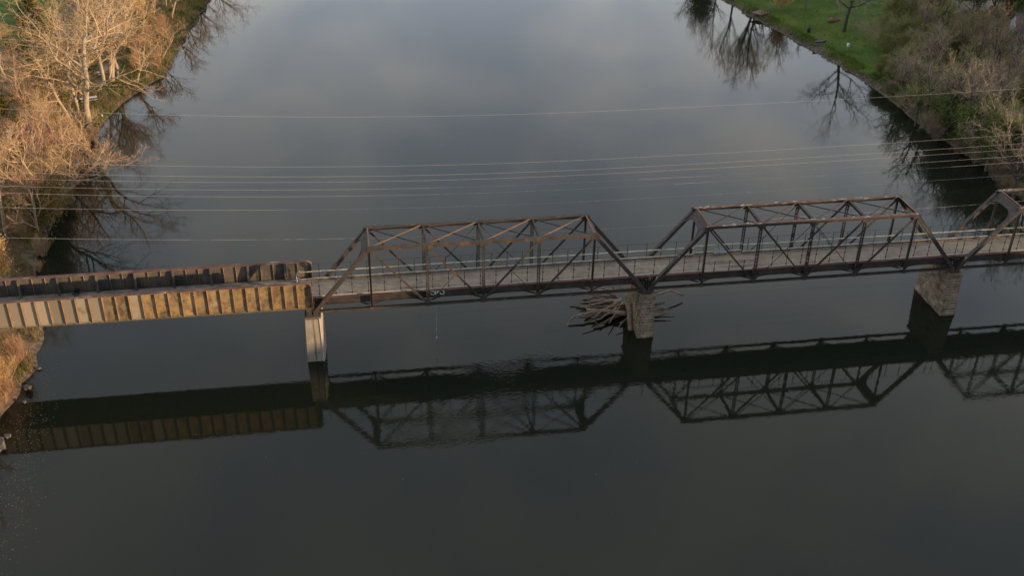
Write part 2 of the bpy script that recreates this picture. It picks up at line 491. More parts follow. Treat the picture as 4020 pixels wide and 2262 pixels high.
def height(x, y):
    x, y = np.asarray(x, float), np.asarray(y, float)
    dl, dr = inland(x, y)
    d = np.maximum(dl, dr)
    under = -0.12 - np.minimum(3.0, .3 * np.abs(d))
    bank = .55 * smooth(d / 1.2) + .9 * smooth(d / 6) + 1.3 * smooth((d - 3) / 22)
    z = np.where(d < 0, under, bank - .12)
    z = z + np.where(d > 0, (vnoise(x, y, 2.2, 1) - .5) * .25 + (vnoise(x, y, 9, 2) - .5) * .5 * smooth(d / 8), 0)
    # right bank climbs away from the river
    z = z + np.where(dr > 0, 2.2 * smooth((dr - 10) / 50) + (12 + 17 * smooth((y + 92) / 50)) * smooth((dr - 90) / 110), 0)  # far ridge out of view, added to keep low sun off the thicket
    z = z + np.where(dr > 0, 21.5 * np.exp(-(((x - 158) / 24) ** 2 + ((y + 54) / 25) ** 2)) * smooth(dr / 14), 0)  # unseen bare knoll added to throw shade on the trusses
    # railway embankment behind the left abutment
    emb = 8.3 * np.where(y > 2.65, smooth((-39.6 - x + .12 * np.maximum(0, 9 - y)) / 3.2) * smooth((31 - y) / 25), smooth((-41.5 - x) / 3.5) * smooth((y + 4.85) / 5.5))
    z = np.where(dl > 0, np.maximum(z, emb), z)
    emb2 = 8.3 * smooth((x - 129.5) / 3.5) * smooth((7.5 - np.abs(y - 2.65)) / 5.5)
    z = np.where(dr > 0, np.maximum(z, emb2), z)
    return z


def H(x, y):
    return float(height(np.array([x]), np.array([y]))[0])


def axis(lo, hi, step, far):
    core = list(np.arange(lo, hi + .01, step))
    a, s, left = lo, step, []
    while a > -far:
        s *= 1.35; a -= s; left.append(a)
    a, s, right = hi, step, []
    while a < far:
        s *= 1.35; a += s; right.append(a)
    return np.array(left[::-1] + core + right)


def ground():
    xs = np.unique(np.concatenate([axis(-84, -24, .8, 3000), np.arange(-20, 96, 8.0), np.arange(96, 190, .9)]))
    xs = xs[(xs <= -24) | (xs >= -24)]
    keep = [xs[0]]
    for v in xs[1:]:
        if v - keep[-1] > .5: keep.append(v)
    xs = np.array(keep)
    ys = axis(-56, 175, 1.1, 3000)
    X, Y = np.meshgrid(xs, ys)
    Z = height(X, Y)
    nx, ny = len(xs), len(ys)
    v = np.stack([X.ravel(), Y.ravel(), Z.ravel()], 1)
    i = np.arange(nx * ny).reshape(ny, nx)
    f = np.stack([i[:-1, :-1].ravel(), i[:-1, 1:].ravel(), i[1:, 1:].ravel(), i[1:, :-1].ravel()], 1)
    me = bpy.data.meshes.new('ground')
    me.from_pydata(v.tolist(), [], f.tolist())
    me.polygons.foreach_set('use_smooth', [True] * len(f))
    # zones: R lawn, G mud at the waterline, B dead grass and leaf litter
    x, y, z = v[:, 0], v[:, 1], v[:, 2]
    dl, dr = inland(x, y)
    d = np.maximum(dl, dr)
    n = vnoise(x, y, 5, 8) - .5
    mud = 1 - smooth((d + n * 1.6 - np.where(dr > 0, 1.3, .7)) / 1.8)
    forest_px = smooth((x - 130 + (y - 60) * .10 + n * 5) / 5) * smooth((135 - y + n * 6) / 20)
    near_r = smooth((78 - y + n * 6) / 10)
    lawn_r = np.where(dr > 0, 1 - np.clip(forest_px + near_r * .75, 0, 1), 0)
    lawn_l = np.where(dl > 0, smooth((-58 - x + n * 5) / 4) * smooth((y - 118 + n * 8) / 10) + .75 * smooth((9 - dl + n * 4) / 4) * smooth((y - 74) / 8), 0)
    lawn = np.clip(lawn_r + lawn_l, 0, 1)
    dead = np.where(dl > 0, 1 - lawn_l, .55 * near_r + .4 * forest_px)
    ca = me.color_attributes.new('zones', 'FLOAT_COLOR', 'POINT')
    ca.data.foreach_set('color', np.stack([lawn, np.clip(mud, 0, 1), np.clip(dead, 0, 1), np.ones_like(x)], 1).ravel())
    mt = bpy.data.materials.new('ground')
    mt.use_nodes = True
    N, L = mt.node_tree.nodes, mt.node_tree.links
    bs = N['Principled BSDF']
    bs.inputs['Roughness'].default_value = .95
    bs.inputs['Specular IOR Level'].default_value = .15
    at = N.new('ShaderNodeVertexColor'); at.layer_name = 'zones'
    sp = N.new('ShaderNodeSeparateColor'); L.new(at.outputs['Color'], sp.inputs['Color'])
    t = N.new('ShaderNodeTexCoord')

    def ramp(cols, sc, det=8, pos=(.35, .65)):
        nn = N.new('ShaderNodeTexNoise'); nn.inputs['Scale'].default_value = sc; nn.inputs['Detail'].default_value = det
        nn.inputs['Roughness'].default_value = .68
        L.new(t.outputs['Object'], nn.inputs['Vector'])
        c = N.new('ShaderNodeValToRGB')
        for k in range(len(cols) - 2): c.color_ramp.elements.new(.5)
        for k, col in enumerate(cols):
            c.color_ramp.elements[k].position = pos[0] + (pos[1] - pos[0]) * k / (len(cols) - 1)
            c.color_ramp.elements[k].color = (*col, 1)
        L.new(nn.outputs['Fac'], c.inputs['Fac'])
        return c.outputs['Color']

    def mix(a, b, fac):
        q = N.new('ShaderNodeMix'); q.data_type = 'RGBA'
        L.new(fac, q.inputs['Factor']); L.new(a, q.inputs['A']); L.new(b, q.inputs['B'])
        return q.outputs['Result']
    base = ramp([(.055, .085, .022), (.09, .105, .036), (.13, .105, .055)], .35)
    deadc = ramp([(.11, .10, .04), (.22, .16, .095), (.31, .22, .135)], .5)
    lawnc = ramp([(.042, .080, .012), (.066, .112, .016), (.094, .130, .028)], .14)
    mudc = ramp([(.055, .043, .034), (.10, .078, .06), (.19, .15, .12)], 1.4)
    c = mix(base, deadc, sp.outputs['Blue'])
    c = mix(c, lawnc, sp.outputs['Red'])
    c = mix(c, mudc, sp.outputs['Green'])
    L.new(c, bs.inputs['Base Color'])
    bn = N.new('ShaderNodeTexNoise'); bn.inputs['Scale'].default_value = 2.5; bn.inputs['Detail'].default_value = 8
    L.new(t.outputs['Object'], bn.inputs['Vector'])
    b = N.new('ShaderNodeBump'); b.inputs['Distance'].default_value = .12
    L.new(bn.outputs['Fac'], b.inputs['Height']); L.new(b.outputs['Normal'], bs.inputs['Normal'])
    me.materials.append(mt)
    return tag(link('ground', me), 'grassy and wooded banks on both sides of the river', kind='structure')


ground()


def river():
    mb = MB()
    mb.quad([(-140, -600, 0), (260, -600, 0), (420, 1300, 0), (-60, 1300, 0)])
    mt = bpy.data.materials.new('river_water')
    mt.use_nodes = True
    N, L = mt.node_tree.nodes, mt.node_tree.links
    bs = N['Principled BSDF']
    bs.inputs['Base Color'].default_value = (.0118, .0145, .0098, 1)
    bs.inputs['Roughness'].default_value = .035
    bs.inputs['IOR'].default_value = 1.333
    bs.inputs['Specular IOR Level'].default_value = .5
    t = N.new('ShaderNodeTexCoord')

    def noise(sc, det, vs=None):
        n = N.new('ShaderNodeTexNoise'); n.inputs['Scale'].default_value = sc; n.inputs['Detail'].default_value = det
        v = t.outputs['Object']
        if vs:
            mm = N.new('ShaderNodeMapping'); mm.inputs['Scale'].default_value = vs
            L.new(v, mm.inputs['Vector']); v = mm.outputs['Vector']
        L.new(v, n.inputs['Vector'])
        return n.outputs['Fac']

    def math_(op, a, b):
        q = N.new('ShaderNodeMath'); q.operation = op
        for i, s in enumerate((a, b)):
            if hasattr(s, 'links'): L.new(s, q.inputs[i])
            else: q.inputs[i].default_value = s
        return q.outputs[0]
    # wind and eddy patches: (centre x, y, radius, strength)
    total = None
    for cx, cy, rr, k in ((22.5, -9, 9, 1.0), (27, -2, 5, .9), (15, -17, 8, .55), (4, 4, 5, .4), (33, 6, 5, .5), (-5, 0, 6, .35), (34, -9, 8, .35)):
        vd = N.new('ShaderNodeVectorMath'); vd.operation = 'DISTANCE'
        L.new(t.outputs['Object'], vd.inputs[0]); vd.inputs[1].default_value = (cx, cy, 0)
        mr = N.new('ShaderNodeMapRange'); mr.interpolation_type = 'SMOOTHSTEP'
        mr.inputs['From Min'].default_value = rr; mr.inputs['From Max'].default_value = 0
        mr.inputs['To Max'].default_value = k
        L.new(vd.outputs['Value'], mr.inputs['Value'])
        total = mr.outputs['Result'] if total is None else math_('MAXIMUM', total, mr.outputs['Result'])
    patch = math_('MULTIPLY', total, noise(.25, 2))
    fine = noise(1.6, 3, (1, 1.4, 1))
    calm = math_('MULTIPLY', math_('POWER', noise(.035, 3), 3.0), .022)
    slow = noise(.45, 2)
    h = math_('ADD', math_('MULTIPLY', fine, math_('ADD', calm, math_('MULTIPLY', patch, .055))), math_('MULTIPLY', slow, .004))
    b = N.new('ShaderNodeBump'); b.inputs['Distance'].default_value = 1.0; b.inputs['Strength'].default_value = 1.0
    L.new(h, b.inputs['Height']); L.new(b.outputs['Normal'], bs.inputs['Normal'])
    o = mb.build('river', mt)
    return tag(o, 'calm dark river mirroring the cloudy sky and the bridge', kind='structure')


river()


def path_strip(name, pts, w, label, lift=.06):
    P = [np.array(p, float) for p in pts]
    dens = []
    for a, b in zip(P[:-1], P[1:]):
        n = max(2, int(np.linalg.norm(b - a) / 1.0))
        dens += [a + (b - a) * k / n for k in range(n)]
    dens.append(P[-1])
    mb = MB(); mb.smooth = True
    rows = []
    for i, p in enumerate(dens):
        d = dens[min(i + 1, len(dens) - 1)] - dens[max(i - 1, 0)]
        d = d / (np.linalg.norm(d) + 1e-9)
        nrm = np.array([-d[1], d[0]])
        ww = w * (1 + .25 * math.sin(i * .7))
        rows.append([p + nrm * ww * t for t in (-.5, -.25, 0, .25, .5)])
    for a, b in zip(rows[:-1], rows[1:]):
        for k in range(4):
            mb.quad([(q[0], q[1], H(q[0], q[1]) + lift) for q in (a[k], a[k + 1], b[k + 1], b[k])])
    return tag(mb.build(name, M['gravel']), label, kind='structure')


g = lambda px, py, z=2.5: tuple(G(px, py, z))[:2]
path_strip('gravel_path', [g(385, 165, 1), g(330, 158), g(260, 160), g(190, 150), g(140, 150), g(60, 160)], 4.0, 'pale gravel path through the trees of the sunlit bank')
path_strip('gravel_lot', [g(205, 138), g(215, 105), g(235, 75), g(262, 38), g(285, 8), g(310, -20)], 7.0, 'pale gravel lane running back between the bare trees')
path_strip('driveway', [g(2330, 30, 4), g(2385, 22, 4.5), g(2440, 12, 5), g(2500, -5, 5)], 7.0, 'pale driveway beside the parked white car')


# ------------------------------------------------------------------ bridge: common parts
ZB, HT, PAN, WID = 6.90, 8.56, 7.0, 5.30
ZD = 8.70          # deck surface


def lacing(mb, p, q, w, n, up, t=.02, bw=.05):
    """zigzag of flat bars between two parallel lines p->q, spread w along up"""
    p, q, up = Vector(p), Vector(q), Vector(up).normalized()
    for i in range(n):
        a = p + (q - p) * (i / n) + up * (w / 2 if i % 2 else -w / 2)
        b = p + (q - p) * ((i + 1) / n) + up * (-w / 2 if i % 2 else w / 2)
        mb.bar(a, b, t, bw, up=(q - p))


def railing(parent, name, x0, x1, y, out, far, pan_edges, bay=None, step=2.0):
    """bridge railing along x at offset y; out = +1 or -1 (outward side); far railing has the timber rails"""
    root = MB()
    yy = lambda x: y + out * (.38 if bay and bay[0] <= x <= bay[1] else 0)
    top = ZD + 2.35
    r = root
    segs = [(x0, x1)] if not bay else [(x0, bay[0]), (bay[0], bay[1]), (bay[1], x1)]
    for a, b in segs:
        mid = (a + b) / 2
        c = yy(mid)
        inbay = bay and bay[0] < mid < bay[1]
        if far:
            if not inbay:
                r.m = 0; r.bar((a, c, top), (b, c, top), .03, .03)
            r.m = 1
            r.bar((a, c - out * .05, ZD + 1.36), (b, c - out * .05, ZD + 1.36), .24, .055)
            r.bar((a, c - out * .05, ZD + .36), (b, c - out * .05, ZD + .36), .22, .055)
            r.m = 2
            r.bar((a, c - out * .03, ZD + .16), (b, c - out * .03, ZD + .16), .09, .12)
        elif inbay:
            r.m = 2
            r.bar((a, c, ZD + 1.36), (b, c, ZD + 1.36), .06, .05)
            r.bar((a, c, ZD + 1.12), (b, c, ZD + 1.12), .05, .05)
        else:
            r.m = 0
            r.bar((a, c, top), (b, c, top), .03, .03)
            r.bar((a, c, ZD + 1.40), (b, c, ZD + 1.40), .012, .012)
            r.bar((a, c, ZD + .25), (b, c, ZD + .25), .012, .012)
    ro = root.build('railing', [M['post_steel'], M['rail_wood'], M['rail_dark']], parent)
    x = x0 + 1.0
    while x < x1:
        mb = MB()
        c = yy(x)
        inbay = bay and bay[0] < x < bay[1]
        tp = (ZD + 1.38) if inbay else top
        mb.bar((x, c, ZD - .25), (x, c, tp), .055, .055, up=(1, 0, 0))
        for zz in (ZD + .25, ZD + 1.36):
            mb.box(x - .075, x + .075, c - .06, c + .06, zz - .07, zz + .07)
        mb.build('post', M['post_steel'], ro)
        x += step
    return ro


def portal(x1, z1, x0, z0, side):
    """arched portal plate in the plane of the end posts, near the top corner"""
    top, bot = Vector((x1, 0, z1)), Vector((x0, 0, z0))
    d = (bot - top).normalized()
    yv = Vector((0, 1, 0))
    P = lambda y, s: top + d * s + yv * y
    a, b = .22, WID - .22
    poly = [P(a, .05), P(b, .05), P(b, 2.6)]
    n = 14
    for i in range(n + 1):
        t = i / n
        y = b - .16 - (b - a - .32) * t
        u = abs(2 * t - 1)
        poly.append(P(y, 1.25 + 1.35 * max(0, (u - .45) / .55) ** 2.0))
    poly.append(P(a, 2.6))
    nrm = d.cross(yv).normalized()
    mb = MB()
    b0 = len(mb.v)
    # build as quad strips so that the concave arch triangulates cleanly
    top_pts = [P(a + (b - a) * i / n, .05) for i in range(n + 1)]
    bot_pts = []
    for i in range(n + 1):
        u = abs(2 * i / n - 1)
        bot_pts.append(P(a + (b - a) * i / n, 1.25 + 1.35 * max(0, (u - .45) / .55) ** 2.0))
    for i in range(n):
        q = [top_pts[i], top_pts[i + 1], bot_pts[i + 1], bot_pts[i]]
        mb.hexa([p - nrm * .02 for p in q] + [p + nrm * .02 for p in q])
        mb.bar(bot_pts[i], bot_pts[i + 1], .14, .04, up=nrm.cross(bot_pts[i + 1] - bot_pts[i]))
    for i in range(1, 5):
        yy = a + (b - a) * i / 5
        mb.bar(P(yy, .08), P(yy, 1.22), .07, .06, up=nrm)
    return mb, P, nrm


def truss_span(X0, pan, zb, ht, label, steel, top_mat, strut_mat, brace_mat, bay=None, seed=1):
    n = 6
    t = empty('truss_span', (X0, 0, 0), label, 'truss bridge span', 'steel truss spans of the bridge')
    x = lambda i: i * pan
    zt = zb + ht
    S = M[steel]
    for y, sgn in ((0.0, -1), (WID, 1)):
        mb = MB()                                                # top chord: box with a riveted cover plate
        mb.m = 0
        mb.box(x(1) - .12, x(5) + .12, y - .22, y + .22, zt - .38, zt - .012)
        for i in range(1, 6):
            mb.box(x(i) - .5, x(i) + .5, y - .245, y + .245, zt - .62, zt - .05)
        for i in range(1, 5):
            mb.box(x(i) + pan * .5 - .12, x(i) + pan * .5 + .12, y - .235, y + .235, zt - .395, zt - .03)
        mb.m = 1
        mb.box(x(1) - .2, x(5) + .2, y - .27, y + .27, zt - .010, zt + .02)
        mb.build('top_chord', [S, M[top_mat]], t)
        mb = MB()                                                # bottom chord: two laced bars
        for o in (-.16, .16):
            mb.bar((0, y + o, zb), (x(6), y + o, zb), .05, .26)
        lacing(mb, (0, y, zb + .13), (x(6), y, zb + .13), .30, 84, (0, 1, 0), .02, .05)
        lacing(mb, (0, y, zb - .12), (x(6), y, zb - .12), .30, 84, (0, 1, 0), .02, .05)
        for i in range(1, 6):
            mb.box(x(i) - .28, x(i) + .28, y - .2, y + .2, zb - .2, zb + .18)
        mb.build('bottom_chord', S, t)
        for a, b in ((0, 1), (6, 5)):                            # inclined end posts
            mb = MB()
            p, q = Vector((x(a), y, zb)), Vector((x(b), y, zt - .2))
            mb.bar(p, q, .50, .44)
            d = (q - p).normalized(); up = d.cross(Vector((0, 1, 0))).normalized()
            if up.z < 0: up = -up
            mb.m = 1
            mb.bar(p + up * .232 + d * .3, q + up * .232 + d * .1, .56, .025)
            mb.build('end_post', [S, M['graffiti_steel'] if steel != 'rusty_steel' else S], t)
        for i in (1, 5):                                         # hangers
            mb = MB()
            for o in (-.11, .11):
                mb.bar((x(i) + o, y, zb), (x(i) + o, y, zt - .3), .035, .24, up=(0, 1, 0))
            mb.bar((x(i), y, zb), (x(i), y, zt - .3), .2, .03, up=(0, 1, 0))
            mb.build('hanger', S, t)
        for i in (2, 3, 4):                                      # laced posts
            mb = MB()
            for o in (-.16, .16):
                mb.bar((x(i) + o, y, zb), (x(i) + o, y, zt - .3), .06, .26, up=(0, 1, 0))
            for f in (-.135, .135):
                lacing(mb, (x(i), y + f, zb + .9), (x(i), y + f, zt - .9), .30, 26, (1, 0, 0), .02, .055)
                mb.box(x(i) - .17, x(i) + .17, y + f - .01, y + f + .01, zb, zb + .9)
                mb.box(x(i) - .17, x(i) + .17, y + f - .01, y + f + .01, zt - .9, zt - .3)
                if seed != 1 and i == 3:
                    for k in range(4):
                        zz = zb + 1.9 + k * 1.5
                        mb.box(x(i) - .2, x(i) + .2, y + f * 1.1 - .01, y + f * 1.1 + .01, zz, zz + .45)
            mb.build('laced_post', M['lattice'] if steel != 'rusty_steel' else S, t)
        for a, b, k in ((1, 2, 1), (2, 3, 1), (4, 3, 1), (5, 4, 1)):   # main diagonals: pairs of flat bars
            mb = MB()
            for o in (-.085, .085):
                mb.bar((x(a), y + o, zt - .35), (x(b), y + o, zb + .05), .03, .20, up=(0, 0, 1))
            for k2 in range(1, 7):
                f = k2 / 7
                c = Vector((x(a) + (x(b) - x(a)) * f, y, zt - .35 + (zb - zt + .4) * f))
                mb.box(c.x - .06, c.x + .06, y - .11, y + .11, c.z - .02, c.z + .02)
            mb.build('diagonal', S, t)
        for a, b in ((3, 2), (3, 4)):                            # counters: thin rods with turnbuckle
            mb = MB()
            p, q = Vector((x(a), y + sgn * .06, zt - .35)), Vector((x(b), y + sgn * .06, zb + .05))
            mb.tube([p, q], .045, 6)
            c = p + (q - p) * .78
            dd = (q - p).normalized()
            mb.tube([c - dd * .25, c + dd * .25], .085, 6)
            mb.build('counter_rod', S, t)
        mb = MB()                                                # floor girder carrying the deck edge
        yc = .50 if sgn < 0 else WID - .50
        mb.m = 0
        mb.box(-.295, x(6) + .295, yc - .012, yc + .012, 7.62, 8.58)
        mb.box(.05, x(6) - .05, yc - .16, yc + .16, 7.60, 7.63)
        for k in range(6):
            mb.box(x(k) + .08, x(k + 1) - .08, yc - .055, yc + .055, 8.47, 8.575)
        mb.m = 1
        mb.box(-.30, x(6) + .30, yc - .22, yc + .22, 8.582, 8.61)
        mb.build('floor_girder', [M['dark_steel'], M['red_lead']], t)
    for i in (2, 3, 4):                                          # top struts
        mb = MB()
        w = .22 if seed == 1 else .34
        mb.bar((x(i), .2, zt - .12), (x(i), WID - .2, zt - .12), w, .05)
        mb.bar((x(i), .2, zt - .42), (x(i), WID - .2, zt - .42), w, .05)
        mb.bar((x(i), .2, zt - .27), (x(i), WID - .2, zt - .27), .03, .28)
        for ys in ((.2, 1.0), (WID - .2, WID - 1.0)):
            mb.bar((x(i), ys[0], zt - 1.2), (x(i), ys[1], zt - .4), .06, .06)
        mb.build('top_strut', M[strut_mat], t)
    for i in range(1, 5):                                        # top lateral cross bracing
        for k, (ya, yb) in enumerate(((.15, WID - .15), (WID - .15, .15))):
            mb = MB()
            dz = .02 if k == 0 else -.10
            mb.bar((x(i) + .25, ya, zt - .03 + dz), (x(i + 1) - .25, yb, zt - .03 + dz), .15, .03)
            mb.bar((x(i) + .25, ya, zt - .09 + dz), (x(i + 1) - .25, yb, zt - .09 + dz), .03, .10)
            mb.build('lateral_brace', M[brace_mat] if k == 0 else M['lattice'], t)  # sunlight in the colour: one direction warm, the other dark
    for a, b in ((0, 1), (6, 5)):                                # portals
        mb, P, nrm = portal(x(b), zt, x(a), zb, 1)
        po = mb.build('portal_brace', M['graffiti_steel'] if seed != 1 else M['dark_steel'], t)
        mb = MB()
        mb.bar(P(.25, -.08), P(WID - .25, -.08), .16, .05)
        mb.bar(P(.3, .05), P(WID * .5, .30), .08, .03, up=nrm)
        mb.build('top_angle', M['sunlit_brace'], po)
    for i in range(0, 7):                                        # floor beams
        mb = MB()
        zlo = zb - .05 if 0 < i < 6 else zb + .3
        xx = x(i) + (.35 if i == 0 else -.35 if i == 6 else 0)
        poly = [(xx - .015, .02, zlo + .1), (xx - .015, .55, 7.35), (xx - .015, WID - .55, 7.35), (xx - .015, WID - .02, zlo + .1), (xx - .015, WID - .02, 8.45), (xx - .015, .02, 8.45)]
        mb.prism(poly, (.03, 0, 0))
        mb.box(xx - .14, xx + .14, .1, WID - .1, 8.45, 8.48)
        mb.bar((xx, .5, 7.35), (xx, WID - .5, 7.35), .28, .03)
        mb.build('floor_beam', M['dark_steel'], t)
    for i in range(6):                                           # lower lateral bracing
        for ya, yb in ((.3, WID - .3), (WID - .3, .3)):
            mb = MB()
            mb.bar((x(i) + .3, ya, zb + .25), (x(i + 1) - .3, yb, zb + .25), .10, .08)
            mb.build('lower_brace', M['lattice'], t)
    for i in range(1, 6):                                        # sway knees from beam to girder
        for y0 in (.5, WID - .5):
            for s in (-1, 1):
                mb = MB()
                mb.bar((x(i) + s * .1, y0, zb + .35), (x(i) + s * 2.1, y0, 7.6), .07, .07)
                mb.build('knee_brace', M['lattice'], t)
    mb = MB()                                                    # deck
    mb.m = 0
    mb.box(-.30, x(6) + .30, .80, WID - .80, ZD - .07, ZD)
    mb.m = 1
    mb.box(-.30, x(6) + .30, .66, .797, ZD - .09, ZD + .012)
    mb.m = 0
    mb.box(-.30, x(6) + .30, WID - .797, WID - .66, ZD - .09, ZD + .03)
    if bay:
        mb.box(bay[0], bay[1], WID - .655, WID - .28, ZD - .07, ZD - .004)
        mb.box(bay[0], bay[1], .34, .655, ZD - .07, ZD - .004)
    mb.build('deck', [M['deck'], M['deck_edge']], t)
    railing(t, 'railing', -.30, x(6) + .30, WID - .72, 1, True, None, bay)
    railing(t, 'railing', -.30, x(6) + .30, .76, -1, False, None, bay)
    for y in (0, WID):                                           # bearings
        for xx in (0.0, x(6)):
            mb = MB()
            s = 1 if xx == 0 else -1
            mb.prism([(xx - .30, y - .29, zb - .55), (xx + .30, y - .29, zb - .55), (xx + .20, y - .29, zb + .22), (xx - .20, y - .29, zb + .22)], (0, .58, 0))
            mb.box(xx - .302, xx + .302, y - .42, y + .42, zb - .64, zb - .553)
            mb.bar((xx - s * .17, y - .1, zb + .28), (xx - s * .17, y - .1, 8.45), .07, .30, up=(0, 1, 0))
            mb.bar((xx - s * .02, y + .1, zb + .28), (xx - s * .02, y + .1, 8.45), .07, .20, up=(0, 1, 0))
            mb.build('bearing', M['dark_steel'], t)
    for xx in (.0, x(6)):                                        # end cross girders with brackets under the deck end
        mb = MB()
        for zz in (7.55, 8.05):
            mb.bar((xx - .28, .12, zz), (xx - .28, WID - .12, zz), .2, .05)
            mb.bar((xx - .6, -.02, zz), (xx + .6, -.02, zz), .12, .05)
        mb.build('end_bracket', M['dark_steel'], t)
    return t


X2 = 42.61
X3 = X2 + 6 * 7.07 + .61
truss_span(0.0, 7.0, 6.90, 8.56, 'rusty brown truss span between the pale concrete pier and the stone pier with driftwood', 'rusty_steel', 'rusty_steel', 'rusty_steel', 'sunlit_brace', None, 1)
truss_span(X2, 7.07, 6.97, 8.66, 'dark truss span with red top chords and a pale bench on its deck', 'dark_steel', 'red_flake', 'dark_steel', 'rusty_steel', (7.2, 14.0), 2)
truss_span(X3, 7.07, 6.97, 8.66, 'dark truss span beyond the second stone pier, cut by the frame edge', 'dark_steel', 'red_flake', 'dark_steel', 'rusty_steel', None, 3)


# ------------------------------------------------------------------ plate girder span at the left
def girder_span():
    t = empty('girder_span', (0, 0, 0), 'rust stained plate girder span between the left bank and the concrete pier', 'girder bridge span')
    XL, XR, zt, zb = -44.0, -.28, 11.08, 7.58
    for yc, sgn in ((-.11, -1), (5.41, 1)):
        mb = MB()
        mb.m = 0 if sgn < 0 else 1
        r = .55
        prof = [(XL, zb + .03), (XR, zb + .03)]
        for k in range(7):
            a = math.pi / 2 * k / 6
            prof.append((XR - r + r * math.cos(a), zt - .05 - r + r * math.sin(a)))
        prof.append((XL, zt - .05))
        mb.prism([(px, yc - .012, pz) for px, pz in prof], (0, .012, 0)) if sgn < 0 else mb.prism([(px, yc - .012, pz) for px, pz in prof], (0, .024, 0))
        if sgn < 0:
            mb.m = 1
            mb.prism([(px, yc + .001, pz) for px, pz in prof], (0, .012, 0))
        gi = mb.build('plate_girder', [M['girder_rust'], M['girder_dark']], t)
        # flanges
        mb = MB()
        mb.m = 0
        path = [(XL, zt)] + [(XR - r + (r + .05) * math.cos(math.pi / 2 - math.pi / 2 * k / 6), zt - .05 - r + (r + .05) * math.sin(math.pi / 2 - math.pi / 2 * k / 6)) for k in range(7)] + [(XR + .05, zb + .0)]
        for (a0, b0), (a1, b1) in zip(path[:-1], path[1:]):
            w = .25
            dx, dz = a1 - a0, b1 - b0
            ln = math.hypot(dx, dz); nx_, nz_ = -dz / ln, dx / ln
            th = .05
            mb.hexa([(a0, yc - w, b0), (a1, yc - w, b1), (a1, yc + w, b1), (a0, yc + w, b0),
                     (a0 + nx_ * th, yc - w, b0 + nz_ * th), (a1 + nx_ * th, yc - w, b1 + nz_ * th), (a1 + nx_ * th, yc + w, b1 + nz_ * th), (a0 + nx_ * th, yc + w, b0 + nz_ * th)])
        mb.m = 1
        mb.box(XL, XR - .35, yc - .252, yc + .252, zt - .03, zt - .001)
        mb.m = 0
        for k, (xa, xb) in enumerate(((XL, -22.0), (-33, -6.5), (-27, -13))):    # stepped cover plates
            mb.box(xa, xb, yc - .235, yc + .235, zt + .051 + .014 * k, zt + .063 + .014 * k)
        mb.build('top_flange', [M['girder_flange'], M['girder_edge']], gi)
        mb = MB()
        mb.box(XL, XR, yc - .22, yc + .22, zb - .05, zb + .028)
        mb.build('bottom_flange', M['bottom_flange'], gi)
        mb = MB()
        mb.box(XL, XR - .3, yc - .10, yc + .10, zt - .16, zt - .06)
        mb.box(XL, XR - .05, yc - .10, yc + .10, zb + .03, zb + .14)
        mb.build('flange_angle', M['girder_rust'] if sgn < 0 else M['girder_dark'], gi)
        # stiffeners on the outside of the near girder and the inside of the far one
        xk = -1.97
        i = 0
        while xk > XL:
            mb = MB()
            if sgn < 0:
                mb.box(xk - .018, xk + .018, yc - .225, yc - .0125, zb + .03, zt - .05)
                mb.box(xk + .019, xk + .12, yc - .032, yc - .0125, zb + .142, zt - .165)
                mb.build('stiffener', M['girder_edge'], gi)
            else:
                if i % 3 == 1:
                    mb.prism([(xk - .02, yc - .0125, 8.72), (xk - .02, yc - .75, 8.72), (xk - .02, yc - .30, zt - .055), (xk - .02, yc - .0125, zt - .055)], (.04, 0, 0))
                    mb.hexa([(xk - .14, yc - .775, 8.72), (xk + .14, yc - .775, 8.72), (xk + .14, yc - .752, 8.72), (xk - .14, yc - .752, 8.72),
                             (xk - .14, yc - .325, zt - .055), (xk + .14, yc - .325, zt - .055), (xk + .14, yc - .302, zt - .055), (xk - .14, yc - .302, zt - .055)])
                    mb.build('bracket', M['girder_dark'], gi)
                else:
                    mb.box(xk - .02, xk + .02, yc - .17, yc - .0125, 8.72, zt - .05)
                    mb.build('stiffener', M['girder_edge'], gi)
            xk -= 1.515
            i += 1
        mb = MB()                                                # end stiffeners
        for q in (-.38, -.62):
            mb.box(q - .02, q + .02, yc - .23, yc + .23, zb + .03, zt - .55)
        mb.build('end_stiffener', M['dark_steel'], gi)
    mb = MB()
    mb.box(XL, -.35, .95, 4.35, ZD - .08, ZD)
    mb.box(XL, -.35, .30, .94, ZD - .10, ZD + .03)
    mb.box(XL, -.35, 4.36, 5.15, ZD - .10, ZD + .06)
    mb.build('deck', M['deck_grey'], t)
    mb = MB()
    xx = XL + 1
    while xx < -.6:
        mb.box(xx - .1, xx + .1, .02, 5.25, 7.75, 8.55)
        xx += 3.03
    mb.build('floor_beams', M['dark_steel'], t)
    for yc in (-.11, 5.41):
        mb = MB()
        mb.box(-1.05, -.45, yc - .28, yc + .28, 6.62, 7.525)
        mb.box(-1.2, -.35, yc - .34, yc + .34, 6.42, 6.618)
        mb.build('bearing', M['dark_steel'], t)
    # timber hand rails running in from the truss span
    mb = MB()
    mb.bar((-1.9, 4.35, ZD + 1.42), (-.3, 4.52, ZD + 1.34), .18, .055)
    mb.bar((-1.7, 4.3, ZD + .42), (-.3, 4.5, ZD + .36), .14, .055)
    mb.build('rail_end', M['rail_wood'], t)
    return t


girder_span()


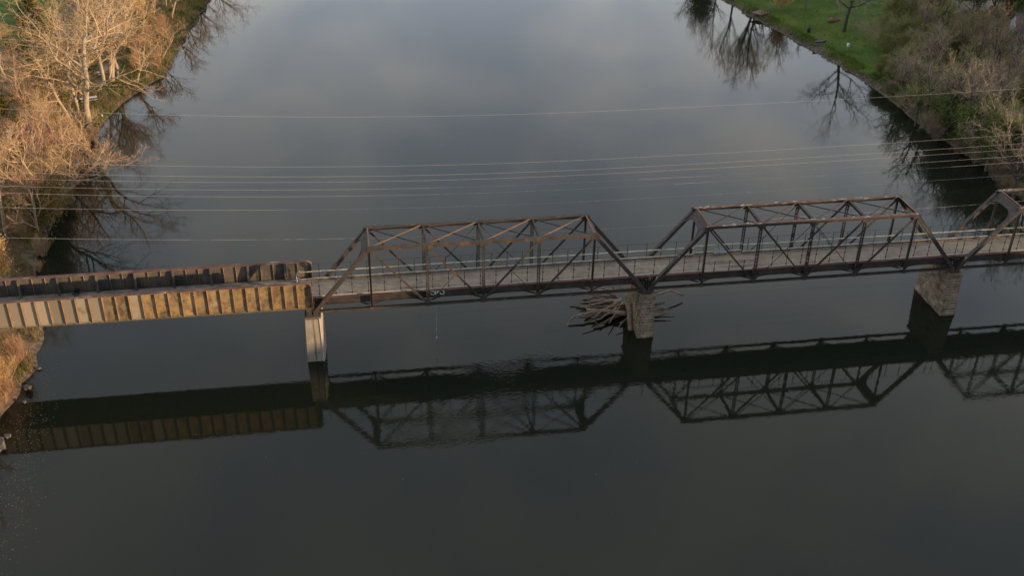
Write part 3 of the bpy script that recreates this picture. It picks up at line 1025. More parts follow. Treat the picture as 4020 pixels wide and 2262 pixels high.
# ------------------------------------------------------------------ piers
def concrete_pier():
    t = empty('concrete_pier', (-.2, 2.65, 0), 'pale smooth concrete pier with rust streaks and a white drain pipe', 'bridge pier')
    mb = MB()
    z0, z1 = -2.5, 6.15
    f = lambda z: (z - 6.15) / -6.15
    lo = lambda z: (-1.10 - .16 * f(z), .85 + .13 * f(z), -3.35 - .15 * f(z), 3.55 + .25 * f(z))
    sec = []
    for z in (z0, z1):
        x0, x1, y0, y1 = lo(z)
        sec.append([(x0, y0, z), (x1 - .22, y0, z), (x1, y0 + .35, z), (x1 + .12, (y0 + y1) / 2, z), (x1, y1 - .35, z), (x1 - .22, y1, z), (x0, y1, z)])
    mb.v = sec[0] + sec[1]
    n = 7
    mb.f = [tuple(reversed(range(n))), tuple(range(n, 2 * n))] + [(i, (i + 1) % n, n + (i + 1) % n, n + i) for i in range(n)]
    mb.mi = [0] * len(mb.f)
    mb.build('shaft', M['concrete'], t)
    mb = MB()
    mb.box(-1.12, .80, -3.30, 3.5, 6.152, 6.42)
    mb.build('cap', M['concrete_stain'], t)
    mb = MB()
    mb.tube([(.62, -3.40, 6.3), (.68, -3.46, 4.0), (.74, -3.54, .9)], .032, 8)
    mb.tube([(.74, -3.54, .95), (.77, -3.60, .02)], .075, 8)
    for z in (4.3, 2.4):
        mb.box(.55, .85, -3.50, -3.38, z - .03, z + .03)
    mb.build('drain_pipe', M['pipe'], t)
    mb = MB()                                                    # pour joints, shallow raised lips
    for z in (1.25, 2.55, 4.3):
        x0, x1, y0, y1 = lo(z)
        mb.box(x0 + .02, x1 - .25, y0 - .006, y0 + .05, z - .012, z + .012)
    mb.build('pour_joint', M['concrete_stain'], t)
    return t


concrete_pier()


def stone_pier(cx, label, zt, seed):
    t = empty('stone_pier', (cx, 2.65, 0), label, 'bridge pier', 'old stone piers of the bridge')
    rg = random.Random(seed)
    mb = MB()
    nz = 15
    for k in range(-2, nz):
        za, zb_ = zt * k / nz, zt * (k + 1) / nz
        fz = 1 - (za + zb_) / 2 / zt
        hx, hy = .92 + .14 * fz, 3.35 + .35 * fz
        if k == 0:
            hx += .04; hy += .04
        if k == nz - 1:
            hx += .10; hy += .10
        g_ = .026

        def face(a0, a1, fixed, axis, sg, wmin, wmax):
            p = a0 + (rg.uniform(.1, .5) if k % 2 else 0)
            edges = [a0]
            if k % 2: edges.append(a0 + rg.uniform(.25, .5))
            while edges[-1] < a1:
                edges.append(edges[-1] + rg.uniform(wmin, wmax))
            edges[-1] = a1
            if len(edges) > 2 and edges[-1] - edges[-2] < .25:
                edges.pop(-2)
            for e0, e1 in zip(edges[:-1], edges[1:]):
                j = rg.uniform(-.03, .05)
                out = fixed + j
                c = lambda u, d, z: ((u, sg * d, z) if axis == 'x' else (sg * d, u, z))
                m_ = .05
                ring0 = [c(e0 + g_, fixed - .2, za + g_), c(e1 - g_, fixed - .2, za + g_), c(e1 - g_, fixed - .2, zb_ - g_), c(e0 + g_, fixed - .2, zb_ - g_)]
                jr = lambda: rg.uniform(-.012, .012)
                ring1 = [c(e0 + g_, out - m_ * .6, za + g_), c(e1 - g_, out - m_ * .6, za + g_), c(e1 - g_, out - m_ * .6, zb_ - g_), c(e0 + g_, out - m_ * .6, zb_ - g_)]
                ring2 = [c(e0 + m_, out + jr(), za + m_), c(e1 - m_, out + jr(), za + m_), c(e1 - m_, out + jr(), zb_ - m_), c(e0 + m_, out + jr(), zb_ - m_)]
                b = len(mb.v)
                mb.v.extend(ring0 + ring1 + ring2)
                flip = (axis == 'x') == (sg > 0)
                for ra in (0, 4):
                    for q in range(4):
                        ff = (b + ra + q, b + ra + (q + 1) % 4, b + ra + 4 + (q + 1) % 4, b + ra + 4 + q)
                        mb.f.append(tuple(reversed(ff)) if flip else ff); mb.mi.append(0)
                ff = (b + 8, b + 9, b + 10, b + 11)
                mb.f.append(tuple(reversed(ff)) if flip else ff); mb.mi.append(0)
        face(-hx, hx, hy, 'x', -1, .5, 1.0)
        face(-hx, hx, hy, 'x', 1, .5, 1.0)
        face(-hy, hy, hx, 'y', -1, .6, 1.2)
        face(-hy, hy, hx, 'y', 1, .6, 1.2)
    mb.build('masonry', M['stone'], t)
    mb = MB()                                                    # mortar core just behind the stone faces
    a0, b0, a1, b1 = .92 + .14 * 1.15 - .045, 3.35 + .35 * 1.15 - .045, .92 - .045, 3.35 - .045
    mb.hexa([(-a0, -b0, -1), (a0, -b0, -1), (a0, b0, -1), (-a0, b0, -1), (-a1, -b1, zt - .02), (a1, -b1, zt - .02), (a1, b1, zt - .02), (-a1, b1, zt - .02)])
    mb.build('core', M['mortar'], t)
    mb = MB()
    for k in range(4):
        mb.box(-1.04, 1.04, -3.46 + k * 1.73, -3.46 + k * 1.73 + 1.70, zt + .002, zt + .06)
    mb.build('coping', M['stone'], t)
    return t


stone_pier(42.45, 'narrow mossy stone pier with driftwood jammed against it', 6.26, 5)
stone_pier(85.35, 'stone pier standing clear in open water, no driftwood around it', 6.30, 9)


# hidden left abutment that carries the girder span
mb = MB()
mb.box(-46, -43.2, -2.2, 7.6, 0, 7.5)
mb.box(-46, -45.2, -2.2, 7.6, 7.502, 8.6)
tag(mb.build('abutment', M['stone']), 'stone abutment under the bank end of the girder span', 'abutment')


# ------------------------------------------------------------------ paint marks on the steel
def strokes(name, lines, w, y, mt, parent=None):
    mb = MB()
    q_ = 0
    for ln in lines:
        n = len(ln)
        for i in range(n):
            x_, z_ = ln[i]
            q_ += 1
            yq = y - .0006 * q_
            mb.prism([(x_ + w / 2 * math.cos(2 * math.pi * k / 10), yq, z_ + w / 2 * math.sin(2 * math.pi * k / 10)) for k in range(10)], (0, .0004, 0))
            if i < n - 1:
                a, b = Vector((x_, 0, z_)), Vector((ln[i + 1][0], 0, ln[i + 1][1]))
                d = (b - a).normalized(); s = Vector((-d.z, 0, d.x)) * w / 2
                q_ += 1
                yq = y - .0006 * q_
                mb.prism([(a.x - s.x, yq, a.z - s.z), (b.x - s.x, yq, b.z - s.z), (b.x + s.x, yq, b.z + s.z), (a.x + s.x, yq, a.z + s.z)], (0, .0004, 0))
    return mb.build(name, mt, parent)


def arc(cx, cz, rx, rz, a0, a1, n=12):
    return [(cx + rx * math.cos(R(a0 + (a1 - a0) * i / n)), cz + rz * math.sin(R(a0 + (a1 - a0) * i / n))) for i in range(n + 1)]


gx, gz = 14.42, 7.90
tagl = [[(gx + .02, gz + .55), (gx + .14, gz + .47)] + arc(gx + .24, gz + .26, .27, .25, 70, -170),
        [(gx + .62, gz + .58), (gx + .61, gz + .10), (gx + .68, gz + .06)],
        [(gx + .84, gz + .50), (gx + .80, gz + .34), (gx + .84, gz + .24), (gx + .94, gz + .5)], [(gx + 1.04, gz + .60), (gx + 1.05, gz + .32)], [(gx + 1.22, gz + .60), (gx + 1.25, gz + .57)],
        [(gx + 1.45, gz + .55)] + arc(gx + 1.42, gz + .27, .25, .26, 60, -165)]
tag(strokes('graffiti_tag', tagl, .115, .479, M['cyan_paint']), 'pale cyan looping graffiti tag sprayed on the dark floor girder', 'graffiti')
bx, bz = 42.70, 8.02
tag(strokes('graffiti_letter', [[(bx + .08, bz), (bx + .16, bz + .48), (bx - .02, bz + .36)], [(bx + .16, bz + .48), (bx + .36, bz + .46), (bx + .34, bz + .28), (bx + .18, bz + .25)],
                               [(bx + .34, bz + .28), (bx + .40, bz + .12), (bx + .30, bz + .0), (bx + .08, bz)], [(bx + .0, bz + .18), (bx + .16, bz + .24)]], .10, .479, M['white_paint']),
    'white letter B sprayed on the girder above the driftwood pier', 'graffiti')


# ------------------------------------------------------------------ things on the bridge
def bench():
    t = empty('bench', (53.45, 5.06 - .28, ZD), 'pale grey slatted bench with its back to the far railing', 'bench')
    L_, mt = 1.85, M['pale_metal']
    mb = MB()
    for k in range(4): mb.box(-L_ / 2, L_ / 2, -.42 + k * .115, -.42 + k * .115 + .095, .43, .46)
    mb.build('seat', mt, t)
    mb = MB()
    for k in range(4):
        mb.bar((-L_ / 2, .07 + .025 * k, .54 + k * .115), (L_ / 2, .07 + .025 * k, .54 + k * .115), .03, .095)
    mb.build('backrest', mt, t)
    for xx in (-.8, 0, .8):
        mb = MB()
        mb.bar((xx, -.36, 0), (xx, -.36, .43), .05, .05); mb.bar((xx, 0.0, 0), (xx, .02, .43), .05, .05); mb.bar((xx, .02, .43), (xx, .13, .92), .05, .03)
        mb.bar((xx, -.40, .41), (xx, .04, .41), .05, .03)
        mb.build('leg', M['rail_dark'], t)
    return t


bench()


def blob(mb, c, r, seed, n=10, m_=7, amp=.18):
    rg = random.Random(seed)
    ph = [rg.uniform(0, 6.28) for _ in range(6)]
    b = len(mb.v)
    for i in range(m_ + 1):
        th = math.pi * i / m_
        for k in range(n):
            a = 2 * math.pi * k / n
            w = 1 + amp * (math.sin(3 * a + ph[0] + 2 * th) * .5 + math.sin(2 * a - ph[1] + 3 * th) * .5)
            mb.v.append((c[0] + r[0] * w * math.sin(th) * math.cos(a), c[1] + r[1] * w * math.sin(th) * math.sin(a), c[2] + r[2] * w * math.cos(th)))
    for i in range(m_):
        for k in range(n):
            k2 = (k + 1) % n
            mb.f.append((b + i * n + k, b + (i + 1) * n + k, b + (i + 1) * n + k2, b + i * n + k2)); mb.mi.append(mb.m)


t = empty('plastic_sacks', (-28.75, 4.7, ZD + .06), 'shiny black plastic sack slumped against the inside of the girder', 'sack')
mb = MB(); blob(mb, (.08, .12, .42), (.30, .24, .46), 3, 12, 9, .3); mb.build('upright_lobe', M['black_bag'], t)
mb = MB(); blob(mb, (-.05, -.18, .16), (.42, .26, .17), 4, 12, 8, .3); mb.build('slumped_lobe', M['black_bag'], t)

t = empty('broken_post', (-2.1, 4.15, ZD), 'twisted white post with rungs where the railing ends', 'post')
mb = MB()
mb.tube([(0, 0, 0), (.03, .03, .45), (-.05, .04, .85), (.02, .08, 1.1), (.24, .12, 1.42), (.46, .15, 1.75)], [.06, .06, .055, .05, .045, .04], 7)
mb.build('shaft', M['white_paint'], t)
mb = MB()
for k in range(5):
    c = Vector((.04 + .085 * k, .08 + .012 * k, 1.12 + .125 * k))
    mb.tube([c + Vector((-.16, 0, .1)), c + Vector((.18, 0, -.1))], .025, 5)
mb.tube([(0, .08, .7), (.3, -.05, .72), (.48, -.1, .62)], .05, 6)
mb.build('rung', M['white_paint'], t)

t = empty('swing_rope', (14.98, 0, 6.7), 'thin pale rope hanging from the rusty truss down towards the water', 'rope')
mb = MB(); mb.tube([(0, 0, 0), (.01, .0, -2.0), (0, .01, -4.85)], .013, 5); mb.build('line', M['rope'], t)
mb = MB()
blob(mb, (0, 0, -4.95), (.07, .07, .10), 2, 8, 6, .05)
blob(mb, (0, 0, -3.6), (.05, .05, .08), 2, 8, 6, .05)
mb.build('knot', M['float'], t)


# ------------------------------------------------------------------ driftwood
def log(pts, r0, r1, label, mt='drift', forks=(), seed=1, group='driftwood logs jammed at the stone pier'):
    rg = random.Random(seed)
    P = [Vector(p) for p in pts]
    dense = []
    for a, b in zip(P[:-1], P[1:]):
        for k in range(4):
            q = a + (b - a) * k / 4
            dense.append(q + Vector((rg.uniform(-1, 1), rg.uniform(-1, 1), rg.uniform(-1, 1))) * (b - a).length * .018)
    dense.append(P[-1])
    mb = MB(); mb.smooth = True
    n = len(dense)
    mb.tube(dense, [r0 + (r1 - r0) * i / (n - 1) * rg.uniform(.9, 1.1) for i in range(n)], 8)
    for f, d, L_ in forks:
        c = dense[int(f * (n - 1))]
        rr = (r0 + (r1 - r0) * f) * .6
        e1 = c + Vector(d) * L_ * .5 + Vector((0, 0, .1)); e2 = c + Vector(d) * L_
        mb.tube([c, e1, e2], [rr, rr * .7, rr * .25], 6)
    o = mb.build('driftwood_log', M[mt])
    return tag(o, label, 'driftwood', group)


log([(41.0, 3.6, 1.0), (38.6, 4.6, .95), (36.2, 5.4, .8), (35.9, 5.5, .8)], .33, .27, 'thickest grey driftwood log, with a torn root end, in front of the pile', forks=((.45, (-.78, -.62, -.12), 2.2), (.9, (-.5, .4, .5), .7)), seed=2)
log([(37.4, 5.0, .85), (35.4, 4.4, .9), (34.0, 4.2, .75), (33.2, 3.7, .45), (32.8, 3.2, -.1)], .20, .08, 'long bent driftwood branch reaching farthest out over the water', seed=3)
log([(41.05, 1.0, -.5), (41.1, 2.2, 1.2), (41.2, 3.2, 2.9)], .38, .33, 'stout sawn log leaning upright on the side of the stone pier', 'drift', seed=4)
log([(41.3, 2.6, 1.2), (40.0, 1.8, .9), (39.2, .9, .5), (38.6, .1, .0)], .09, .04, 'slender bleached driftwood stick dipping towards the camera side', seed=5)
log([(43.6, 6.6, .9), (46.3, 7.4, 1.3), (48.5, 8.0, 1.5), (50.3, 7.8, .6)], .19, .12, 'bleached driftwood log arching out on the far side of the pier', forks=((.75, (.6, -.5, -.5), .9),), seed=6)
log([(40.9, 8.6, 1.5), (38.4, 9.4, 1.45), (36.3, 9.6, 1.3), (34.4, 9.1, .8)], .17, .08, 'whitest driftwood log lying along the top of the pile', forks=((.6, (-.8, -.5, -.1), 1.2),), seed=7)
for i, (x_, y_, z_, a_, L_, r_) in enumerate(((41.2, 5.6, .55, 188, 5.6, .27), (41.2, 7.4, .6, 182, 5.0, .26), (41.3, 6.0, .8, 198, 6.4, .26), (41.0, 8.8, .5, 176, 5.2, .25), (41.2, 4.6, .4, 207, 5.6, .24), (41.1, 9.8, .9, 172, 4.6, .22))):
    c_, s_ = math.cos(R(a_)), math.sin(R(a_))
    log([(x_, y_, z_), (x_ + c_ * L_ * .35, y_ + s_ * L_ * .35 + .15, z_ + .12), (x_ + c_ * L_ * .7, y_ + s_ * L_ * .7 - .1, z_ - .02), (x_ + c_ * L_, y_ + s_ * L_, z_ - .25)], r_, r_ * .5,
        'thick brown driftwood log lying in the pile on the left of the pier', 'drift' if i % 2 else 'drift_dark', ((.7, (-.7, -.6, .2), 1.1), (.9, (-.6, .6, .3), .9)), seed=140 + i)
rgd = random.Random(11)
for i in range(17):
    a = R(rgd.gauss(193, 13))
    L_ = rgd.uniform(3.0, 6.2)
    b = Vector((rgd.uniform(40.0, 41.4), rgd.uniform(4.2, 10.0), rgd.uniform(.0, .95)))
    e2 = b + Vector((math.cos(a), math.sin(a), rgd.uniform(-.14, .06))) * L_
    e2.z = max(e2.z, -.15)
    mid = (b + e2) / 2 + Vector((rgd.uniform(-.3, .3), rgd.uniform(-.7, .7), rgd.uniform(-.1, .35)))
    fk = [(rgd.uniform(.3, .8), (math.cos(a + R(rgd.choice((-40, 40)))), math.sin(a + R(rgd.choice((-40, 40)))), rgd.uniform(-.1, .4)), rgd.uniform(.5, 1.5))] if i % 2 else []
    log([b, mid, e2], rgd.uniform(.12, .25), rgd.uniform(.04, .08), 'grey driftwood stick tangled in the pile on the left of the pier', 'drift' if i % 4 else 'drift_dark', fk, seed=20 + i)
for i in range(8):
    a = R(rgd.gauss(-4, 14))
    L_ = rgd.uniform(2.5, 5.0)
    b = Vector((rgd.uniform(43.2, 44.0), rgd.uniform(4.0, 8.5), rgd.uniform(.1, 1.2)))
    e2 = b + Vector((math.cos(a), math.sin(a), rgd.uniform(-.18, .05))) * L_
    mid = (b + e2) / 2 + Vector((0, rgd.uniform(-.3, .3), rgd.uniform(-.05, .2)))
    fk = [(rgd.uniform(.4, .8), (math.cos(a + .7), math.sin(a + .7), .2), rgd.uniform(.4, 1.0))] if i % 2 else []
    log([b, mid, e2], rgd.uniform(.09, .17), rgd.uniform(.025, .05), 'brown driftwood stick poking out on the right of the pier', 'drift' if i % 3 else 'drift_dark', fk, seed=60 + i)
for i in range(10):
    a = R(rgd.uniform(20, 160))
    b = Vector((rgd.uniform(38.6, 44.5), rgd.uniform(9.5, 11.5), rgd.uniform(.3, 1.4)))
    e2 = b + Vector((math.cos(a) * 1.6, math.sin(a) * 1.4, rgd.uniform(.3, 1.6)))
    log([b, (b + e2) / 2 + Vector((0, 0, .2)), e2], rgd.uniform(.06, .12), .03, 'thin driftwood branch standing up behind the pier under the deck', 'drift', [], seed=90 + i)


# ------------------------------------------------------------------ trees
def grow_bare(seed, h, lean=(0, 0), stems=1, fork=.3, spread=.55, n1=9, n2=7, n3=6, n4=0, r0=None, droop=0.0, wob=.16, up=.10, rmin=.016, limb=.024, vase=False):
    """skeleton of a leafless tree: trunk and limbs in one mesh builder, twigs in another"""
    rg = random.Random(seed)
    big, small = MB(), MB()
    big.smooth = True
    r0 = r0 or h * .018
    gauss = lambda: Vector((rg.gauss(0, 1), rg.gauss(0, 1), rg.gauss(0, 1)))

    def branch(p, d, L_, r, lev):
        nseg = (7, 6, 4, 3, 2)[lev]
        pts, rad = [p.copy()], [r]
        d = d.normalized()
        tip = r * ((.45, .22, .25, .4, .5)[lev])
        for i in range(nseg):
            d = (d + gauss() * wob * (.45, .8, 1, 1, 1)[lev] + Vector((0, 0, up if lev > 0 else .04)) - Vector((0, 0, droop * (lev >= 2)))).normalized()
            p = p + d * L_ / nseg
            pts.append(p.copy()); rad.append(r + (tip - r) * (i + 1) / nseg)
        (big if lev <= 1 else small).tube(pts, rad, (7, 5, 3, 3, 3)[lev], cap=False)
        if lev >= 4 or (lev == 3 and n4 == 0): return
        nch = (n1, n2, n3, n4)[lev]
        lo = (fork, .22, .15, .2)[lev]
        for k in range(nch):
            f = lo + (1 - lo) * (k + rg.random()) / nch
            x_ = f * nseg; i = min(int(x_), nseg - 1)
            q = pts[i] + (pts[i + 1] - pts[i]) * (x_ - i)
            base = (pts[i + 1] - pts[i]).normalized()
            a = gauss(); a = (a - base * a.dot(base)).normalized()
            ang = rg.uniform(.75, 1.25) * spread * (1.15 if lev == 0 else 1.25)
            nd = base * math.cos(ang) + a * math.sin(ang)
            LL = L_ * ((.72, .58, .52, .55)[lev]) * rg.uniform(.65, 1.15) * ((.66 + .36 * f) if vase and lev == 0 else (1.15 - .55 * f))
            rr = min(rad[i] * .62, max(.012, LL * (limb if lev < 2 else .0085)))
            branch(q, nd, LL, max(rr, rmin), lev + 1)
    for s in range(stems):
        az = rg.uniform(0, 6.28)
        tilt = 0 if stems == 1 else rg.uniform(.12, .32)
        d = Vector((lean[0] + tilt * math.cos(az), lean[1] + tilt * math.sin(az), 1))
        off = Vector((math.cos(az), math.sin(az), 0)) * (0 if stems == 1 else r0 * 1.1)
        branch(off - Vector((0, 0, .3)), d, h * rg.uniform(.82, .95) * .82, r0 * (1 if stems == 1 else .8), 0)
    return big, small


def leaves(n, rx, rz, zc, size, seed, clumps=30, droop=0.0, shell=.5):
    rg = np.random.default_rng(seed)
    c = rg.normal(size=(clumps, 3)); c /= np.linalg.norm(c, axis=1)[:, None]
    c *= (shell + (1 - shell) * rg.random((clumps, 1))) * np.array([rx, rx, rz]) * .8
    cs = rg.uniform(.22, .45, size=clumps) * rx
    k = rg.integers(0, clumps, n)
    p = c[k] + rg.normal(size=(n, 3)) * cs[k][:, None] * np.array([.6, .6, .5]) + np.array([0, 0, zc])
    p = p[p[:, 2] > .1]
    n = len(p)
    a = rg.normal(size=(n, 3)); a /= np.linalg.norm(a, axis=1)[:, None]
    b = rg.normal(size=(n, 3)); b -= a * (a * b).sum(1)[:, None]; b /= np.linalg.norm(b, axis=1)[:, None]
    s = size * rg.uniform(.5, 1.3, (n, 1))
    v = np.stack([p - a * s, p + b * s * .55, p + a * s, p - b * s * .55], 1).reshape(-1, 3)
    f = np.arange(4 * n).reshape(-1, 4)
    me = bpy.data.meshes.new('crown')
    me.from_pydata(v.tolist(), [], f.tolist())
    return me


PROTO = {}


def proto(kind, variant):
    """meshes (trunk, crown) of a kind, made once"""
    key = (kind, variant)
    if key in PROTO: return PROTO[key]
    s = variant * 13 + sum(map(ord, kind))
    if kind in ('bare_pale', 'bare_tan', 'bare_red', 'bare_grey', 'bare_brown', 'bare_olive'):
        big, small = grow_bare(s, 16, stems=1 if variant % 3 else 2, fork=.28, spread=.62, n1=10, n2=7, n3=5, n4=3 if kind in ('bare_grey', 'bare_olive', 'bare_brown') else 2, wob=.20, limb=.027)
        bark = {'bare_pale': 'bark_pale', 'bare_tan': 'bark_tan', 'bare_red': 'bark_tan'}.get(kind, 'bark_grey')
        tw = {'bare_pale': 'twig_pale', 'bare_tan': 'twig_tan', 'bare_red': 'twig_red', 'bare_grey': 'twig_grey', 'bare_brown': 'twig_brown', 'bare_olive': 'twig_olive'}[kind]
        r = (big.mesh('trunk', M[bark]), small.mesh('crown', M[tw]))
    elif kind in ('cottonwood', 'cottonwood_grey'):
        big, small = grow_bare(s, 24, stems=1 if variant == 1 else 2, fork=.36, spread=.74, n1=10, n2=8, n3=6, n4=3, r0=.45, wob=.20, up=.06, limb=.036, vase=True)
        r = (big.mesh('trunk', M['bark_pale' if kind == 'cottonwood' else 'bark_grey']), small.mesh('crown', M['twig_pale' if kind == 'cottonwood' else 'twig_grey']))
    elif kind in ('shrub_red', 'shrub_tan', 'shrub_grey', 'shrub_brown'):
        big, small = grow_bare(s, 5.5, stems=9, fork=.12, spread=.5, n1=8, n2=5, n3=4, n4=0, r0=.05, wob=.13, up=.16, rmin=.010)
        tw = {'shrub_red': 'twig_red', 'shrub_tan': 'twig_tan', 'shrub_grey': 'twig_grey', 'shrub_brown': 'twig_brown'}[kind]
        r = (big.mesh('stems', M[tw]), small.mesh('crown', M[tw]))
    elif kind in ('leafy_yellow', 'leafy_orange', 'leafy_gold', 'leafy_olive', 'leafy_green', 'leafy_lime'):
        lf = {'leafy_yellow': 'leaf_yellow', 'leafy_orange': 'leaf_orange', 'leafy_gold': 'leaf_gold', 'leafy_olive': 'leaf_olive', 'leafy_green': 'leaf_green', 'leafy_lime': 'leaf_lime'}[kind]
        sparse = kind in ('leafy_yellow', 'leafy_orange')
        big, small = grow_bare(s, 7.0, stems=4, fork=.15, spread=.5, n1=8, n2=5, n3=0, r0=.09, wob=.14, up=.12)
        b2 = MB(); b2.v = big.v + small.v
        o = len(big.v); b2.f = big.f + [tuple(i + o for i in f) for f in small.f]; b2.mi = [0] * len(b2.f)
        me = leaves(3600 if sparse else 8000 if kind == 'leafy_gold' else 13000, 2.7, 3.2, 3.7, .15 if kind == 'leafy_orange' else .12 if sparse else .095, s, 60, shell=.35)
        me.materials.append(M[lf])
        r = (b2.mesh('stems', M['twig_tan'] if sparse else M['bark_grey']), me)
    elif kind in ('conifer', 'conifer_gold'):
        rg = random.Random(s)
        big = MB(); big.tube([(0, 0, -.3), (0, 0, 6), (.05, 0, 11.5)], [.22, .14, .02], 7)
        vs, fs = [], []
        z = .8
        while z < 11.6:
            f = 1 - z / 12
            nb = 7
            for k in range(nb):
                az = rg.uniform(0, 6.28); L_ = (3.0 if kind == 'conifer' else 2.3) * (f ** .75) * rg.uniform(.6, 1.25) + .12
                up_ = (.15 - .25 * f) if kind == 'conifer' else .75
                for j in range(int(7 + 14 * f)):
                    t_ = rg.random() ** .7
                    c = Vector((math.cos(az) * L_ * t_, math.sin(az) * L_ * t_, z + L_ * t_ * up_ + rg.gauss(0, .10)))
                    c += Vector((rg.gauss(0, 1), rg.gauss(0, 1), 0)) * .16 * L_ * .5
                    d = Vector((math.cos(az) + rg.gauss(0, .5), math.sin(az) + rg.gauss(0, .5), up_ + rg.gauss(0, .35))).normalized() * rg.uniform(.16, .34)
                    sd_ = d.cross(Vector((rg.gauss(0, 1), rg.gauss(0, 1), rg.gauss(0, 1)))).normalized() * .07
                    b = len(vs)
                    vs += [tuple(c - d - sd_ * .6), tuple(c - d + sd_ * .6), tuple(c + d * .6 + sd_), tuple(c + d), tuple(c + d * .6 - sd_)]
                    fs.append((b, b + 1, b + 2, b + 3, b + 4))
            z += .26
        me = bpy.data.meshes.new('crown'); me.from_pydata(vs, [], fs)
        me.materials.append(M['needle'] if kind == 'conifer' else M['needle_gold'])
        r = (big.mesh('trunk', M['bark_grey']), me)
    PROTO[key] = r
    return r


NAT_H = {'cottonwood': 24, 'cottonwood_grey': 24, 'conifer': 12, 'conifer_gold': 12}
TREES = []


def plant(kind, xy, h, variant, label, name, cat, group, rz=None, lean=(0, 0), wide=1.0, z=None):
    nat = NAT_H.get(kind, 16 if kind.startswith('bare') else 5.6 if kind.startswith('shrub') else 7.0)
    a, b = proto(kind, variant)
    s = h / nat
    x_, y_ = xy[0], xy[1]
    o = empty(name, (x_, y_, H(x_, y_) if z is None else z), label, cat, group)
    if rz == 'reach':                                    # turn the tree so that its longest limbs hang over the water
        vx = np.array([v.co[:] for v in a.vertices])
        rz = max((k * .3 for k in range(21)), key=lambda q: float(np.percentile(vx[:, 0] * math.cos(q) - vx[:, 1] * math.sin(q), 96)))
    spin = rng.uniform(0, 6.28) if rz is None else rz
    o.rotation_euler = (Matrix.Rotation(lean[1], 3, 'Y') @ Matrix.Rotation(lean[0], 3, 'X') @ Matrix.Rotation(spin, 3, 'Z')).to_euler()
    o.scale = (s * wide, s * wide, s)
    link(a.name.split('.')[0], a, o); link('crown', b, o)
    TREES.append((o, kind))
    return o


ORD = ('first second third fourth fifth sixth seventh eighth ninth tenth eleventh twelfth thirteenth fourteenth fifteenth sixteenth seventeenth eighteenth nineteenth twentieth '
       'twenty-first twenty-second twenty-third twenty-fourth twenty-fifth twenty-sixth twenty-seventh twenty-eighth twenty-ninth thirtieth').split()
SERIES = {}


def row(kind, xy, h, variant, desc, name, cat, group, bank, **kw):
    """a plant that is told from its like by its rank upstream of the bridge"""
    o = plant(kind, xy, h, variant, None, name, cat, group, **kw)
    SERIES.setdefault((desc, bank), []).append(o)
    return o


def gp(px, py):
    """ground point under a pixel, on the terrain"""
    p = G(px, py, 1.5)
    for _ in range(4):
        p = G(px, py, max(0.0, H(p.x, p.y)))
    return (p.x, p.y)


GL, GR = 'bare trees of the sunlit left bank', 'bare trees of the shaded right bank'
SL, SR = 'bushes of the sunlit left bank', 'bushes of the shaded right bank'
# --- left bank, singled out
plant('cottonwood', gp(218, 328), 26, 1, 'largest pale spreading bare tree, its forked trunk rising from the grass by the water', 'bare_tree', 'tree', GL, rz='reach', wide=1.42, lean=(0, .06))
plant('cottonwood', gp(193, 316), 20, 2, 'pale bare tree with a long limb arching left, just behind the largest one', 'bare_tree', 'tree', GL, rz=2.6, lean=(0, -.05), wide=1.15)
plant('bare_pale', gp(18, 600), 20, 1, 'tall white barked tree at the left frame edge above the orange bush', 'bare_tree', 'tree', GL, rz=.4, wide=.75)
plant('bare_pale', gp(131, 352), 10, 3, 'small bright bare tree with twisted pale forks among reddish brush', 'bare_tree', 'tree', GL, rz=.9)
plant('conifer', gp(98, 140), 13.5, 0, 'dark spruce with a sunlit side at the edge of the far lawn', 'conifer', 'tree', 'conifers of the left bank', wide=1.7)
plant('conifer_gold', gp(2, 318), 13.5, 1, 'golden green conifer cut by the left frame edge', 'conifer', 'tree', 'conifers of the left bank')
plant('conifer', gp(92, 232), 9, 2, 'squat dark cedar behind pale branches, left of the two cedars', 'conifer', 'tree', 'conifers of the left bank', wide=1.35)
plant('conifer', gp(152, 262), 9, 0, 'squat dark cedar nearest the forked pale trunk', 'conifer', 'tree', 'conifers of the left bank', wide=1.35)
plant('leafy_gold', (-41.0, 39.0), 10.5, 1, 'rounded yellow green leafy tree at the water between bridge and bare trees', 'leafy_tree', 'tree', 'leafy trees of the left bank')
plant('leafy_gold', (-41.9, 45.0), 8.5, 2, 'smaller yellow green leafy tree beside the rounded one at the water', 'leafy_tree', 'tree', 'leafy trees of the left bank')
plant('leafy_orange', (-41.9, 17.0), 8.0, 1, 'bright orange leaved bush beside the girder at the left frame edge', 'bush', 'bush', SL, wide=.85)
plant('leafy_yellow', gp(345, 42), 8, 2, 'yellow leaved tree at the top edge beside the river', 'leafy_tree', 'tree', 'leafy trees of the left bank')
plant('leafy_yellow', (-43.0, 50.0), 8.0, 3, 'orange yellow leaved bush behind the cables beside the reddish brush', 'bush', 'bush', SL)
